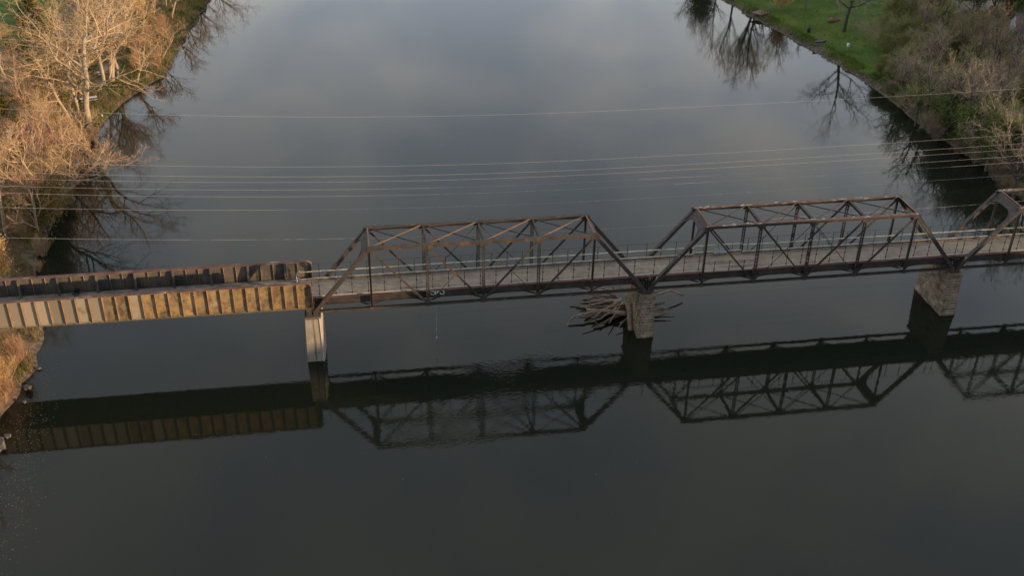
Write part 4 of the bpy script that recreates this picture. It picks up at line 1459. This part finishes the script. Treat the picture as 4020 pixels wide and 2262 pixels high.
# --- left bank, ranks of similar plants
for px, py, h, v in ((262, 212, 19, 1), (283, 206, 21, 2), (299, 196, 17, 4), (276, 186, 15, 5)):
    row('bare_pale', gp(px, py), h, v, 'slender pale bare tree in the clump behind the picnic tables', 'bare_tree', 'tree', GL, 'left', wide=1.2, lean=(0, .07))
for px, py, h, v in ((160, 430, 13, 1), (110, 520, 17, 2), (62, 560, 14, 3), (96, 612, 13, 4), (20, 470, 14, 5), (66, 330, 13, 6), (14, 200, 15, 7), (40, 255, 12, 8), (150, 110, 12, 1), (330, 100, 12, 4), (360, 92, 10, 5), (292, 72, 15, 6), (205, 40, 14, 7), (255, 20, 15, 8), (390, 42, 8, 1), (420, 20, 9, 2)):
    if v % 2: row('bare_tan', gp(px, py), h, v, 'tan bare tree with fine twigs on the sunlit bank', 'bare_tree', 'tree', GL, 'left')
    else: row('bare_red', gp(px, py), h, v, 'pinkish brown bare tree with fine twigs on the sunlit bank', 'bare_tree', 'tree', GL, 'left')
for px, py, h, v in ((60, 420, 9, 1), (112, 420, 9.5, 2), (30, 395, 8, 3), (165, 405, 7.5, 4), (198, 392, 6, 5), (205, 430, 6, 6), (90, 470, 8, 7), (398, 178, 5, 8), (380, 120, 6, 1), (405, 92, 6, 2), (350, 140, 5.5, 3)):
    row('shrub_red', gp(px, py), h, v, 'reddish leafless bush with dense twigs on the sunlit bank', 'bush', 'bush', SL, 'left', wide=1.15)
for px, py, h, v in ((140, 300, 7, 1), (80, 295, 7, 2), (110, 320, 6, 3), (172, 350, 5, 4), (215, 372, 3.6, 5), (240, 352, 3, 6), (40, 520, 7, 7), (70, 610, 6, 8), (110, 645, 4, 1), (270, 150, 5, 3), (345, 178, 4.5, 4), (15, 110, 5, 5),
                     (98, 684, 2.4, 7), (135, 440, 6, 8), (150, 545, 5, 1)):
    row('shrub_tan', gp(px, py), h, v, 'straw coloured leafless bush on the sunlit bank', 'bush', 'bush', SL, 'left', wide=1.15)
# the bank under and in front of the girder span
for x_, y_, h, v in ((-38.2, -2.0, 4.6, 1), (-39.8, -4.5, 5.2, 2), (-37.6, -5.0, 4.6, 3)):
    row('leafy_yellow', (x_, y_), h, v, 'yellow leaved bush growing against the bank end of the girder', 'bush', 'bush', SL, 'bridge foot', wide=1.0)
for x_, y_, h, v in ((-36.9, -1.8, 4.6, 1), (-38.4, -7.6, 5.5, 2), (-37.9, -10.4, 5.2, 3), (-39.6, -12.5, 4.2, 4), (-38.6, -15.8, 3.8, 5), (-37.0, 2.0, 4.2, 6), (-37.3, -8.2, 3.6, 7), (-36.6, -5.2, 4.0, 4), (-40.5, -9.0, 4.4, 8), (-41.5, -18, 5, 1)):
    row('shrub_tan' if v % 2 else 'shrub_red', (x_, y_), h, v, 'sunlit leafless bush sprawling on the bank below the girder span', 'bush', 'bush', SL, 'bridge foot', wide=1.3)
row('leafy_orange', (-38.5, -20.5), 6.5, 2, 'yellow leaved branch tips reaching in low at the left frame edge', 'bush', 'bush', SL, 'low', wide=.8, lean=(0, .5))

# --- right bank, singled out
plant('cottonwood_grey', (123.6, 119.4), 21, 1, 'lone bare tree on the bright green lawn, its crown above the frame', 'bare_tree', 'tree', GR, rz=4.2, wide=1.15)
plant('bare_grey', gp(2392, 322), 16, 2, 'thick brown trunk standing free near the water under the top cable', 'bare_tree', 'tree', GR, wide=1.0)
plant('bare_grey', gp(2022, 42), 7, 4, 'thin young tree on the lawn left of the lone tree', 'bare_tree', 'tree', GR, wide=.5)
for k, (x_, y_, h, v) in enumerate(((113.5, 150, 22, 2), (116, 156, 24, 3), (111, 161, 22, 4), (120, 166, 24, 5), (109.5, 170, 18, 1), (118.5, 146, 13, 4), (126, 160, 20, 2), (108, 182, 18, 3), (112, 190, 20, 5))):
    row('bare_grey', (x_, y_), h, v, 'bare tree beyond the lawn seen mostly as a reflection', 'bare_tree', 'tree', GR, 'right', wide=.8)
row('leafy_olive', (107.5, 176), 12, 2, 'olive leafy tree beyond the lawn seen as a reflection', 'leafy_tree', 'tree', 'leafy trees of the right bank', 'right')
row('leafy_orange', (115.5, 138.5), 7, 3, 'rust leaved tree beyond the lawn seen as a reflection', 'leafy_tree', 'tree', 'leafy trees of the right bank', 'right')
for px, py, h, v in ((2268, 240, 9, 1), (2300, 318, 13, 2), (2338, 300, 12, 3), (2290, 205, 10, 4), (2345, 218, 12, 5), (2425, 352, 14, 1), (2475, 398, 13, 2), (2505, 330, 13, 3), (2390, 250, 12, 4), (2452, 285, 13, 5), (2545, 470, 14, 1),
                     (2535, 410, 14, 2), (2572, 520, 15, 3), (2360, 100, 13, 4), (2338, 74, 12, 5), (2440, 62, 14, 1), (2310, 100, 10, 3)):
    if v % 2: row('bare_grey', gp(px, py), h, v, 'grey brown bare tree in the shaded thicket', 'bare_tree', 'tree', GR, 'right', wide=1.05)
    else: row('bare_olive', gp(px, py), h * .9, v, 'mossy olive bare tree in the shaded thicket', 'bare_tree', 'tree', GR, 'right', wide=1.1)
for px, py, h, v in ((2452, 200, 16, 1), (2490, 190, 15, 2), (2420, 175, 13, 3), (2530, 215, 14, 4), (2478, 250, 9, 5), (2528, 240, 8, 6)):
    row('bare_brown', gp(px, py), h, v, 'brown bare tree catching the last sun in the thicket', 'bare_tree', 'tree', GR, 'right', wide=.95)
for px, py, h, v in ((2320, 250, 9, 1), (2370, 280, 9, 2), (2420, 300, 8, 3), (2500, 380, 10, 4), (2555, 360, 9, 5), (2470, 335, 8, 6), (2350, 170, 9, 1), (2300, 150, 8, 2), (2260, 175, 7, 3)):
    row('bare_olive', gp(px, py), h, v, 'mossy olive bare tree in the shaded thicket', 'bare_tree', 'tree', GR, 'right', wide=1.2)
for px, py, h, v in ((2240, 150, 6.5, 1), (2262, 110, 7, 2), (2215, 190, 5.0, 3), (2285, 120, 7.5, 1), (2330, 130, 7, 2), (2370, 150, 7, 3), (2400, 120, 6, 1), (2250, 60, 8, 2), (2300, 50, 8, 3), (2232, 95, 5.5, 1), (2265, 30, 9, 1), (2345, 205, 5, 2), (2225, 130, 6, 3), (2240, 205, 5, 1), (2280, 75, 8, 2), (2320, 90, 8, 3), (2300, 170, 7, 1), (2360, 95, 8, 2), (2275, 225, 5, 3), (2320, 200, 6, 1), (2420, 240, 6, 2), (2480, 300, 6, 3), (2530, 320, 6, 1), (2440, 340, 5, 2), (2270, 270, 3.5, 1), (2300, 260, 5, 2), (2345, 275, 6, 3), (2370, 330, 4, 1), (2400, 290, 6, 2), (2470, 370, 5, 3), (2520, 400, 6, 1), (2555, 440, 6, 2), (2350, 60, 9, 3), (2410, 150, 8, 1), (2440, 110, 8, 2)):
    row('leafy_olive', gp(px, py), h, v, 'olive green leafy bush at the edge of the lawn thicket', 'bush', 'bush', SR, 'right', wide=1.2)
for px, py, h, v in ((110, 395, 3.5, 1), (60, 500, 3.5, 2), (95, 500, 4, 3), (45, 330, 4, 1), (150, 330, 3, 2), (250, 160, 4, 3), (320, 130, 3.5, 1), (30, 560, 4, 2), (75, 600, 3.5, 3), (160, 520, 4, 1), (120, 270, 4, 2), (60, 270, 4, 3), (185, 150, 5, 1), (120, 170, 5, 2), (140, 205, 4, 3), (75, 180, 4, 1), (240, 175, 3, 2), (40, 150, 4, 3), (200, 350, 3, 1), (270, 110, 4, 2), (375, 60, 4, 1), (60, 455, 6, 1), (120, 480, 6, 3), (25, 420, 6, 1), (150, 420, 4, 3), (345, 110, 4, 1), (300, 50, 4, 1), (230, 60, 4, 2), (90, 620, 3, 3), (180, 400, 2.5, 1)):
    row('leafy_gold' if v != 2 else 'leafy_olive', gp(px, py), h, v, 'low olive undergrowth bush beneath the bare trees', 'bush', 'bush', SL, 'left', wide=1.5)
for px, py, h, v in ((2380, 110, 6, 1), (2540, 38, 10, 2), (2570, 20, 11, 3), (2500, 22, 10, 1), (2455, 30, 9, 2), (2545, 130, 6, 3), (2420, 355, 4, 1), (2380, 235, 5, 2), (2410, 20, 8, 3)):
    row('leafy_green', gp(px, py), h, v, 'dark green leafy tree among grey bare trees', 'leafy_tree', 'tree', 'leafy trees of the right bank', 'right', wide=1.15)
for px, py, h, v in ((2572, 330, 10, 1), (2585, 290, 10, 2), (2560, 20, 9, 3), (2570, 425, 7, 1)):
    row('leafy_lime', gp(px, py), h, v, 'yellow green leafy tree at the right frame edge', 'leafy_tree', 'tree', 'leafy trees of the right bank', 'right')
for px, py, h, v in ((2335, 335, 4.5, 1), (2352, 352, 4.5, 2), (2318, 322, 3.5, 3), (2240, 235, 3, 4), (2262, 262, 3, 5), (2405, 385, 3.5, 6), (2450, 410, 4, 1), (2500, 455, 4.5, 2), (2292, 290, 3, 3), (2225, 175, 3.5, 4), (2440, 375, 3.5, 5), (2530, 490, 4.5, 6)):
    row('shrub_grey' if v % 2 else 'shrub_brown', gp(px, py), h, v, 'low grey leafless bush leaning over the shaded waterline', 'bush', 'bush', SR, 'right', wide=1.3)
for px, py, h, v in ((2500, 235, 6, 1), (2470, 228, 6, 2), (2520, 262, 5, 3)):
    row('shrub_red', gp(px, py), h, v, 'rose tinted leafless bush in front of the grey shed', 'bush', 'bush', SR, 'right')

for px, py, h, v, ln in ((203, 402, 10, 1, .12), (175, 470, 13, 2, .18), (115, 560, 18, 3, .14), (345, 210, 12, 5, .16), (402, 150, 9, 6, .12), (432, 48, 12, 7, .16), (455, 2, 14, 8, .16), (480, -40, 15, 1, .18), (500, -75, 16, 3, .18)):
    row('bare_tan', gp(px, py), h, v, 'bare tree leaning over the water from the sunlit bank', 'bare_tree', 'tree', GL, 'left', wide=1.25, lean=(0, ln), rz='reach')
for x_, y_, h, v in ((-39.5, -12.5, 9, 1), (-40.0, -18, 10, 2), (-40.5, -24, 11, 3), (-41.0, -30, 11, 4), (-42, -37, 13, 5), (-43, -45, 14, 6)):
    row('bare_tan', (x_, y_), h, v, 'bare tree outside the left frame edge, reflected in the near water', 'bare_tree', 'tree', GL, 'low', lean=(0, .16), wide=1.1)
for x_, y_, h, v in ((-44.5, -12, 12, 1), (-46, -18, 14, 2), (-45.5, -25, 13, 3), (-47, -32, 15, 4), (-46.5, -40, 14, 5), (-49, -48, 15, 6)):
    row('bare_tan', (x_, y_), h, v, 'bare tree outside the left frame edge, reflected in the near water', 'bare_tree', 'tree', GL, 'low')
rg_ = random.Random(31)
for k in range(24):
    u, w = rg_.random(), rg_.random()
    px = 2235 + 330 * u; py = (215 + 250 * u) * w + (60 - 40 * u) * (1 - w)
    kind, hh = rg_.choice((('bare_grey', 9.5), ('bare_olive', 9), ('bare_olive', 8), ('bare_olive', 7)))
    row(kind, gp(px, py), hh * rg_.uniform(.8, 1.2), 1 + k % 5, {'bare_grey': 'grey brown bare tree in the shaded thicket', 'bare_brown': 'brown bare tree catching the last sun in the thicket', 'bare_olive': 'mossy olive bare tree in the shaded thicket'}[kind],
        'bare_tree', 'tree', GR, 'right', wide=1.15)
for px, py, h, v in ((2325, 318, 14, 1), (2410, 375, 16, 3), (2480, 430, 15, 5), (2550, 500, 16, 2)):
    row('bare_grey', gp(px, py), h, v, 'grey brown bare tree in the shaded thicket', 'bare_tree', 'tree', GR, 'right', wide=1.15)
for px, py, h, v in ((2385, 340, 11, 1), (2440, 385, 12, 2), (2500, 430, 12, 3)):
    row('leafy_green', gp(px, py), h, v, 'dark green leafy tree among grey bare trees', 'leafy_tree', 'tree', 'leafy trees of the right bank', 'right', wide=.9)

ORD = ORD + ['%s-%s' % (t_, u_) for t_ in ('thirty', 'forty', 'fifty') for u_ in 'first second third fourth fifth sixth seventh eighth ninth'.split()]
for (desc, bank), objs in SERIES.items():
    objs.sort(key=lambda o: o.location.y)
    for i, o in enumerate(objs):
        o['label'] = desc if len(objs) == 1 else '%s, %s counted upstream' % (desc, ORD[i])


# ------------------------------------------------------------------ grass tufts along the banks
def tufts(name, mt, n, region, label, hmin, hmax, seed):
    rg = np.random.default_rng(seed)
    x0, x1, y0, y1 = region
    x = rg.uniform(x0, x1, n * 6); y = rg.uniform(y0, y1, n * 6)
    dl, dr = inland(x, y)
    d = np.maximum(dl, dr)
    pr = np.clip(vnoise(x, y, 4, seed) * 1.6 - .25, 0, 1) * np.where(d < (4 if x0 > 50 else 9), 1, .25 if x0 < 50 else .06)
    k = (d > .5) & (rg.random(len(x)) < pr)
    x, y = x[k][:n], y[k][:n]
    z = height(x, y)
    n = len(x)
    V, F = [], []
    nb = 4
    a = rg.uniform(0, 6.28, (n, nb)); L_ = rg.uniform(hmin, hmax, (n, nb)); t = rg.uniform(.15, .7, (n, nb))
    w = .036
    cx = x[:, None] + rg.normal(0, .12, (n, nb)); cy = y[:, None] + rg.normal(0, .12, (n, nb)); cz = z[:, None] + 0 * a - .03
    tx, ty, tz = cx + np.cos(a) * L_ * t, cy + np.sin(a) * L_ * t, cz + L_
    b = a + 1.57
    v = np.stack([np.stack([cx - np.cos(b) * w, cy - np.sin(b) * w, cz], -1), np.stack([cx + np.cos(b) * w, cy + np.sin(b) * w, cz], -1), np.stack([tx, ty, tz], -1)], 2).reshape(-1, 3)
    f = np.arange(len(v)).reshape(-1, 3)
    me = bpy.data.meshes.new(name)
    me.from_pydata(v.tolist(), [], f.tolist())
    me.materials.append(mt)
    tag(link(name, me), label, 'grass', kind='stuff')


tufts('dry_grass', M['straw'], 22000, (-62, -26, -30, 170), 'tall dry straw grass along the sunlit bank', .35, 1.2, 4)
tufts('meadow_grass', M['grass_tuft'], 26000, (-56, -26, 50, 170), 'green grass clumps on the sunlit bank', .2, .6, 6)
tufts('bank_grass', M['grass_tuft'], 20000, (98, 150, 25, 165), 'rough green grass along the shaded bank', .2, .7, 5)


def floating_leaves():
    rg = np.random.default_rng(3)
    P = []
    for (cx, cy, sx, sy, n) in ((-33.6, -9, 1.4, 2.2, 180), (-32.3, -16, 1.3, 4.0, 220), (-31.5, -24, 1.4, 4, 170), (-33.4, 0, .6, 2.5, 90), (-31, -31, 1.2, 3, 60), (20, -20, 30, 14, 26), (40, 30, 40, 20, 14)):
        P.append(np.stack([rg.normal(cx, sx, n), rg.normal(cy, sy, n)], 1))
    P = np.concatenate(P)
    n = len(P)
    a = rg.uniform(0, 6.28, n); s = rg.uniform(.035, .09, n)
    v = []
    for k in range(4):
        v.append(np.stack([P[:, 0] + np.cos(a + k * 1.57) * s * (1 if k % 2 else .6), P[:, 1] + np.sin(a + k * 1.57) * s * (1 if k % 2 else .6), np.full(n, .012)], 1))
    v = np.stack(v, 1).reshape(-1, 3)
    me = bpy.data.meshes.new('floating_leaves')
    me.from_pydata(v.tolist(), [], np.arange(len(v)).reshape(-1, 4).tolist())
    me.materials.append(M['litter'])
    tag(link('floating_leaves', me), 'pale fallen leaves floating in drifts near the left bank', 'leaves', kind='stuff')


floating_leaves()


# ------------------------------------------------------------------ power lines and their pole
WIRES = [  # (y at left, z at left, y at right, z at right, sag, label)
    (36.0, 18.6, 36.0, 18.6, 1.3, 'topmost single cable, well above the bundle of power lines'),
    (28.6, 13.9, 28.6, 13.9, 1.3, 'farthest cable of the bundle of power lines'),
    (25.2, 13.9, 25.2, 13.9, 1.3, 'second farthest cable of the bundle of power lines'),
    (23.2, 13.9, 23.2, 13.9, 1.2, 'third cable of the bundle counted from the top'),
    (20.9, 13.9, 20.9, 13.9, 1.3, 'fourth cable of the bundle counted from the top'),
    (18.8, 13.9, 18.8, 13.9, 1.3, 'second lowest cable of the bundle of power lines'),
    (14.6, 13.9, 14.6, 13.9, 1.2, 'lowest cable of the bundle of power lines'),
    (9.8, 12.2, 9.8, 12.2, 1.4, 'low cable passing just behind the truss top chords'),
]
for ya, za, yb, zb_, sg, lab in WIRES:
    mb = MB(); mb.smooth = True
    pts = []
    for k in range(41):
        f = k / 40
        x_ = -75 + 235 * f
        u = (x_ - 42) / 90
        pts.append((x_, ya + (yb - ya) * f, za - sg * (1 - u * u) + 3.2 * (max(0, 42 - x_) / 87) ** 2))
    mb.tube(pts, .0088, 5)
    tag(mb.build('power_cable', M['wire']), lab, 'power cable', 'power cables over the river')
px_, py_ = -45.4, 27.5
t = empty('utility_pole', (px_, py_, H(px_, py_)), 'weathered wooden utility pole at the left frame edge behind the orange bush', 'utility pole')
mb = MB(); mb.tube([(0, 0, -.5), (0, 0, 12.4)], [.17, .12], 9); mb.build('pole', M['pole_wood'], t)
mb = MB(); mb.box(-.06, .06, -4.6, 1.6, 11.2, 11.32); mb.build('crossarm', M['pole_wood'], t)


# ------------------------------------------------------------------ small things on the banks
def picnic_table(px, py, label, mt, rz, sc=1.0):
    x_, y_ = gp(px, py)
    t = empty('picnic_table', (x_, y_, H(x_, y_)), label, 'picnic table', 'picnic tables on the left bank', rz)
    mb = MB()
    for k in range(4): mb.box(-1.1 * sc, 1.1 * sc, -.42 + k * .215, -.42 + k * .215 + .20, .72, .77)
    mb.build('tabletop', mt, t)
    for s in (-1, 1):
        mb = MB(); mb.box(-1.1 * sc, 1.1 * sc, s * .75 - .14, s * .75 + .14, .42, .46); mb.build('seat', mt, t)
        mb = MB()
        mb.bar((s * .75 * sc, -.75, 0), (s * .75 * sc, -.3, .72), .05, .1); mb.bar((s * .75 * sc, .75, 0), (s * .75 * sc, .3, .72), .05, .1); mb.bar((s * .75 * sc, -.85, .39), (s * .75 * sc, .85, .39), .05, .05)
        mb.build('leg', mt, t)


picnic_table(224, 254, 'white picnic table half hidden behind the largest forked trunk', M['white_paint'], .35, 1.4)
picnic_table(254, 187, 'small tan picnic table among the slender trunks', M['wood_grey'], .8)
x_, y_ = gp(257, 293)
t = empty('bucket', (x_, y_, H(x_, y_)), 'small white bucket on the grass by the water', 'bucket')
mb = MB(); mb.tube([(0, 0, 0), (0, 0, .42)], [.15, .19], 12); mb.build('pail', M['white_paint'], t)
mb = MB(); mb.tube([(.19 * math.cos(a), 0, .42 + .16 * math.sin(a)) for a in [math.pi * k / 8 for k in range(9)]], .012, 5); mb.build('handle', M['post_steel'], t)


def rail_fence(p, q, label, mt, posts=5):
    p, q = Vector((p[0], p[1], 0)), Vector((q[0], q[1], 0))
    t = empty('rail_fence', (p.x, p.y, H(p.x, p.y)), label, 'fence')
    d = q - p
    hz = [H(p.x + d.x * k / (posts - 1), p.y + d.y * k / (posts - 1)) - H(p.x, p.y) for k in range(posts)]
    for k in range(posts):
        mb = MB(); c = d * k / (posts - 1)
        mb.bar((c.x, c.y, hz[k] - .2), (c.x, c.y, hz[k] + 1.05), .14, .14, up=(1, 0, 0)); mb.build('post', mt, t)
    mb = MB()
    for k in range(posts - 1):
        a, b = d * k / (posts - 1), d * (k + 1) / (posts - 1)
        for zz in (.35, .68, 1.0):
            mb.bar((a.x, a.y, hz[k] + zz), (b.x, b.y, hz[k + 1] + zz), .05, .17)
    mb.build('rail', mt, t)


rail_fence(gp(377, 128), gp(404, 134), 'weathered plank fence ending at the water on the left bank', M['wood_grey'], 5)


def car(x_, y_, rz, label):
    t = empty('parked_car', (x_, y_, H(x_, y_)), label, 'car', 'parked cars', rz)
    mb = MB()
    prof = [(-2.1, .35), (2.1, .35), (2.15, .75), (1.9, .92), (.95, 1.0), (.35, 1.42), (-1.1, 1.45), (-1.75, 1.02), (-2.1, .95)]
    sec = []
    for yy, f in ((-.85, .9), (-.78, 1), (.78, 1), (.85, .9)):
        sec.append([(a * (1 if f == 1 else .97), yy * (.86 if z > 1.2 else 1), z if f == 1 else .4 + (z - .4) * .93) for a, z in prof])
    n = len(prof)
    b = 0
    for s_ in sec: mb.v.extend(s_)
    for k in range(3):
        for i in range(n):
            j = (i + 1) % n
            mb.f.append((k * n + i, k * n + j, (k + 1) * n + j, (k + 1) * n + i)); mb.mi.append(0)
    mb.f.append(tuple(range(n))); mb.f.append(tuple(3 * n + i for i in reversed(range(n)))); mb.mi += [0, 0]
    mb.build('body', M['car_white'], t)
    mb = MB()
    mb.hexa([(.42, -.62, 1.40), (.95, -.66, 1.05), (.95, .66, 1.05), (.42, .62, 1.40), (.45, -.62, 1.43), (.99, -.66, 1.08), (.99, .66, 1.08), (.45, .62, 1.43)])
    mb.build('windscreen', M['glass'], t)
    mb = MB()
    for s in (-1, 1): mb.hexa([(-1.4, s * .80, 1.06), (.8, s * .80, 1.06), (.4, s * .72, 1.38), (-1.1, s * .72, 1.38), (-1.4, s * .83, 1.06), (.8, s * .83, 1.06), (.4, s * .75, 1.38), (-1.1, s * .75, 1.38)])
    mb.build('side_window', M['glass'], t)
    for xx in (-1.3, 1.35):
        for s in (-1, 1):
            mb = MB(); mb.tube([(xx, s * .70, .33), (xx, s * .90, .33)], .33, 14); mb.build('wheel', M['rubber'], t)


p_ = gp(284, 90); car(p_[0], p_[1], .5, 'small white car glimpsed through the bare trees of the left bank')
p_ = gp(2388, 12); car(p_[0], p_[1], 1.3, 'white car parked at the top edge on the right bank driveway')


def house(px, py, w, d, hw, hr, rz, label, roof):
    x_, y_ = gp(px, py)
    t = empty('house', (x_, y_, H(x_, y_)), label, 'house', None, rz)
    mb = MB()
    mb.prism([(-w / 2, -d / 2, -.5), (w / 2, -d / 2, -.5), (w / 2, -d / 2, hw), (0, -d / 2, hw + hr - .1), (-w / 2, -d / 2, hw)], (0, d, 0))
    wall = mb.build('wall', M['house_wall'], t)
    mb = MB()
    for s in (-1, 1):
        a, b = Vector((s * (w / 2 + .5), 0, hw - .5 * hr / (w / 2))), Vector((0, 0, hw + hr))
        mb.hexa([(a.x, -d / 2 - .4, a.z), (b.x, -d / 2 - .4, b.z), (b.x, d / 2 + .4, b.z), (a.x, d / 2 + .4, a.z), (a.x, -d / 2 - .4, a.z + .16), (b.x, -d / 2 - .4, b.z + .16), (b.x, d / 2 + .4, b.z + .16), (a.x, d / 2 + .4, a.z + .16)])
    mb.build('roof', roof, t)
    for xx in (-w / 4, w / 4):
        mb = MB(); mb.box(xx - .5, xx + .5, -d / 2 - .06, -d / 2 - .01, hw * .4, hw * .4 + 1.2); mb.build('window', M['glass'], t)
        mb = MB(); mb.box(-w / 2 - .06, -w / 2 - .01, xx - .5, xx + .5, hw * .4, hw * .4 + 1.2); mb.build('window', M['glass'], t)
    mb = MB()
    for xx in (-w / 2, w / 2):
        mb.box(xx - .09, xx + .09, -d / 2 - .05, -d / 2 + .1, -.4, hw - .1)
    mb.build('corner_trim', M['white_paint'], t)


house(2592, 118, 10, 9, 4.6, 2.6, 1.15, 'pale blue grey house with a dark roof at the right frame edge', M['roof_dark'])
house(2494, 232, 3.4, 4.4, 2.2, 1.0, 1.5, 'small shed with a grey roof behind rose tinted bushes', M['roof_grey'])
x_, y_ = gp(2570, 100)
t = empty('tarpaulin', (x_, y_, H(x_, y_)), 'bright blue tarpaulin over a pile beside the blue grey house', 'tarpaulin')
mb = MB(); mb.smooth = True; blob(mb, (0, 0, .4), (1.4, 1.1, .9), 12, 14, 10, .25); mb.build('cover', M['tarp'], t)
for k, (px, py, lab) in enumerate(((2463, 262, 'left one of two thin white stakes by the shed'), (2500, 256, 'right one of two thin white stakes by the shed'))):
    x_, y_ = gp(px, py)
    t = empty('stake', (x_, y_, H(x_, y_)), lab, 'stake', 'white stakes')
    mb = MB(); mb.tube([(0, 0, -.2), (.12, .05, 2.6)], [.06, .05], 7); mb.build('rod', M['white_paint'], t)
    mb = MB(); blob(mb, (.12, .05, 2.62), (.08, .08, .07), 3, 8, 5, .05); mb.build('finial', M['white_paint'], t)

x_, y_ = gp(1912, 36)
t = empty('wooden_dock', (x_, y_, H(x_, y_)), 'orange brown wooden platform with railings on the mud bank', 'platform', None, .55)
mb = MB()
for k in range(9): mb.box(-1.9, 1.9, -1.5 + k * .335, -1.5 + k * .335 + .31, .55, .60)
mb.build('planks', M['wood_red'], t)
for xx in (-1.85, -.6, .65, 1.85):
    for yy in (-1.55, 1.55):
        mb = MB(); mb.bar((xx, yy, -.6), (xx, yy, 1.5 if yy < 0 else .6), .11, .11, up=(1, 0, 0)); mb.build('post', M['wood_red'], t)
mb = MB()
for zz in (1.0, 1.45): mb.bar((-1.9, -1.55, zz), (1.9, -1.55, zz), .06, .14)
mb.build('rail', M['wood_red'], t)
mb = MB()
for yy in (-1.3, 0, 1.3): mb.bar((-1.9, yy, .47), (1.9, yy, .47), .08, .14)
mb.build('joist', M['wood_red'], t)

x_, y_ = gp(2096, 52)
t = empty('leaf_heap', (x_, y_, H(x_, y_)), 'reddish brown leaf heap on the lawn beside the lone tree', 'leaf heap')
mb = MB(); blob(mb, (0, 0, .1), (1.5, 1.1, .75), 21, 14, 8, .2); mb.build('mound', M['brown_heap'], t)
mb = MB(); blob(mb, (.7, -.3, .08), (.9, .7, .45), 22, 12, 7, .25); mb.build('spill', M['brown_heap'], t)

x_, y_ = gp(2033, 80)
t = empty('barrel', (x_, y_, H(x_, y_)), 'dark barrel standing where lawn meets mud', 'barrel')
mb = MB(); mb.smooth = True; mb.tube([(0, 0, 0), (0, 0, .3), (0, 0, .75), (0, 0, 1.05)], [.36, .41, .41, .36], 14); mb.build('drum', M['hull_dark'], t)
mb = MB(); mb.tube([(0, 0, 1.05), (0, 0, 1.09)], .37, 14); mb.build('lid', M['rubber'], t)

x_, y_ = gp(2062, 108)
t = empty('rowing_boat', (x_, y_, H(x_, y_) + .1), 'dark rowing boat lying overturned on the mud bank', 'boat', None, .35)
mb = MB(); mb.smooth = True
n = 13
for i in range(n):
    f = i / (n - 1) * 2 - 1
    w = .62 * (1 - abs(f) ** 2.4) + .02
    hh = .5 * (1 - .25 * f * f)
    for k in range(9):
        a = math.pi * k / 8
        mb.v.append((f * 1.9, w * math.cos(a), hh * math.sin(a) ** .7))
for i in range(n - 1):
    for k in range(8):
        mb.f.append((i * 9 + k, (i + 1) * 9 + k, (i + 1) * 9 + k + 1, i * 9 + k + 1)); mb.mi.append(0)
mb.build('hull', M['hull_dark'], t)
mb = MB(); mb.bar((-1.85, 0, .50), (1.85, 0, .50), .07, .07); mb.build('keel', M['wood_grey'], t)
mb = MB()
for s in (-1, 1): mb.tube([(f * 1.9, s * (.62 * (1 - abs(f) ** 2.4) + .03), .02) for f in [k / 8 * 2 - 1 for k in range(17)][:9]], .04, 5)
mb.build('gunwale', M['white_paint'], t)

x_, y_ = gp(2131, 127)
t = empty('birdhouse', (x_, y_, H(x_, y_)), 'white birdhouse on a short post at the edge of the lawn', 'birdhouse')
mb = MB(); mb.bar((0, 0, -.2), (0, 0, 1.0), .09, .09, up=(1, 0, 0)); mb.build('post', M['wood_grey'], t)
mb = MB(); mb.box(-.25, .25, -.22, .22, 1.0, 1.5); mb.build('box', M['white_paint'], t)
mb = MB(); mb.prism([(-.34, -.3, 1.5), (.34, -.3, 1.5), (0, -.3, 1.8)], (0, .6, 0)); mb.build('roof', M['white_paint'], t)


def rock(x_, y_, z, sx, sy, sz, rz, label, seed):
    rg = random.Random(seed)
    mb = MB()
    blob(mb, (0, 0, 0), (sx, sy, sz), seed, 7, 4, .35)
    mb.v = [(a + rg.uniform(-.12, .12) * sx, b + rg.uniform(-.12, .12) * sy, min(c, sz * .62)) for a, b, c in mb.v]
    o = mb.build('rock_slab', M['rock'])
    o.location = (x_, y_, z); o.rotation_euler = (rg.uniform(-.15, .15), rg.uniform(-.15, .15), rz)
    tag(o, label, 'rock', 'rock slabs at the left waterline')


rock(-35.4, -12.9, .25, .75, 1.5, .45, .3, 'largest pale rock slab at the waterline, cut by the left frame edge', 4)
rock(-34.9, -11.4, .12, .4, .5, .28, 1.0, 'small pale rock beside the largest slab', 5)
rock(-34.6, -2.6, .55, .5, .75, .22, .6, 'flat grey rock slab on the pebbly bank below the girder', 6)
rock(-34.4, 1.9, .15, .25, .35, .18, 1.2, 'small pale stone at the waterline under the girder span', 7)
rock(-34.5, -5.0, .15, .22, .3, .18, .2, 'small pale stone at the tip of the sunlit bank', 8)
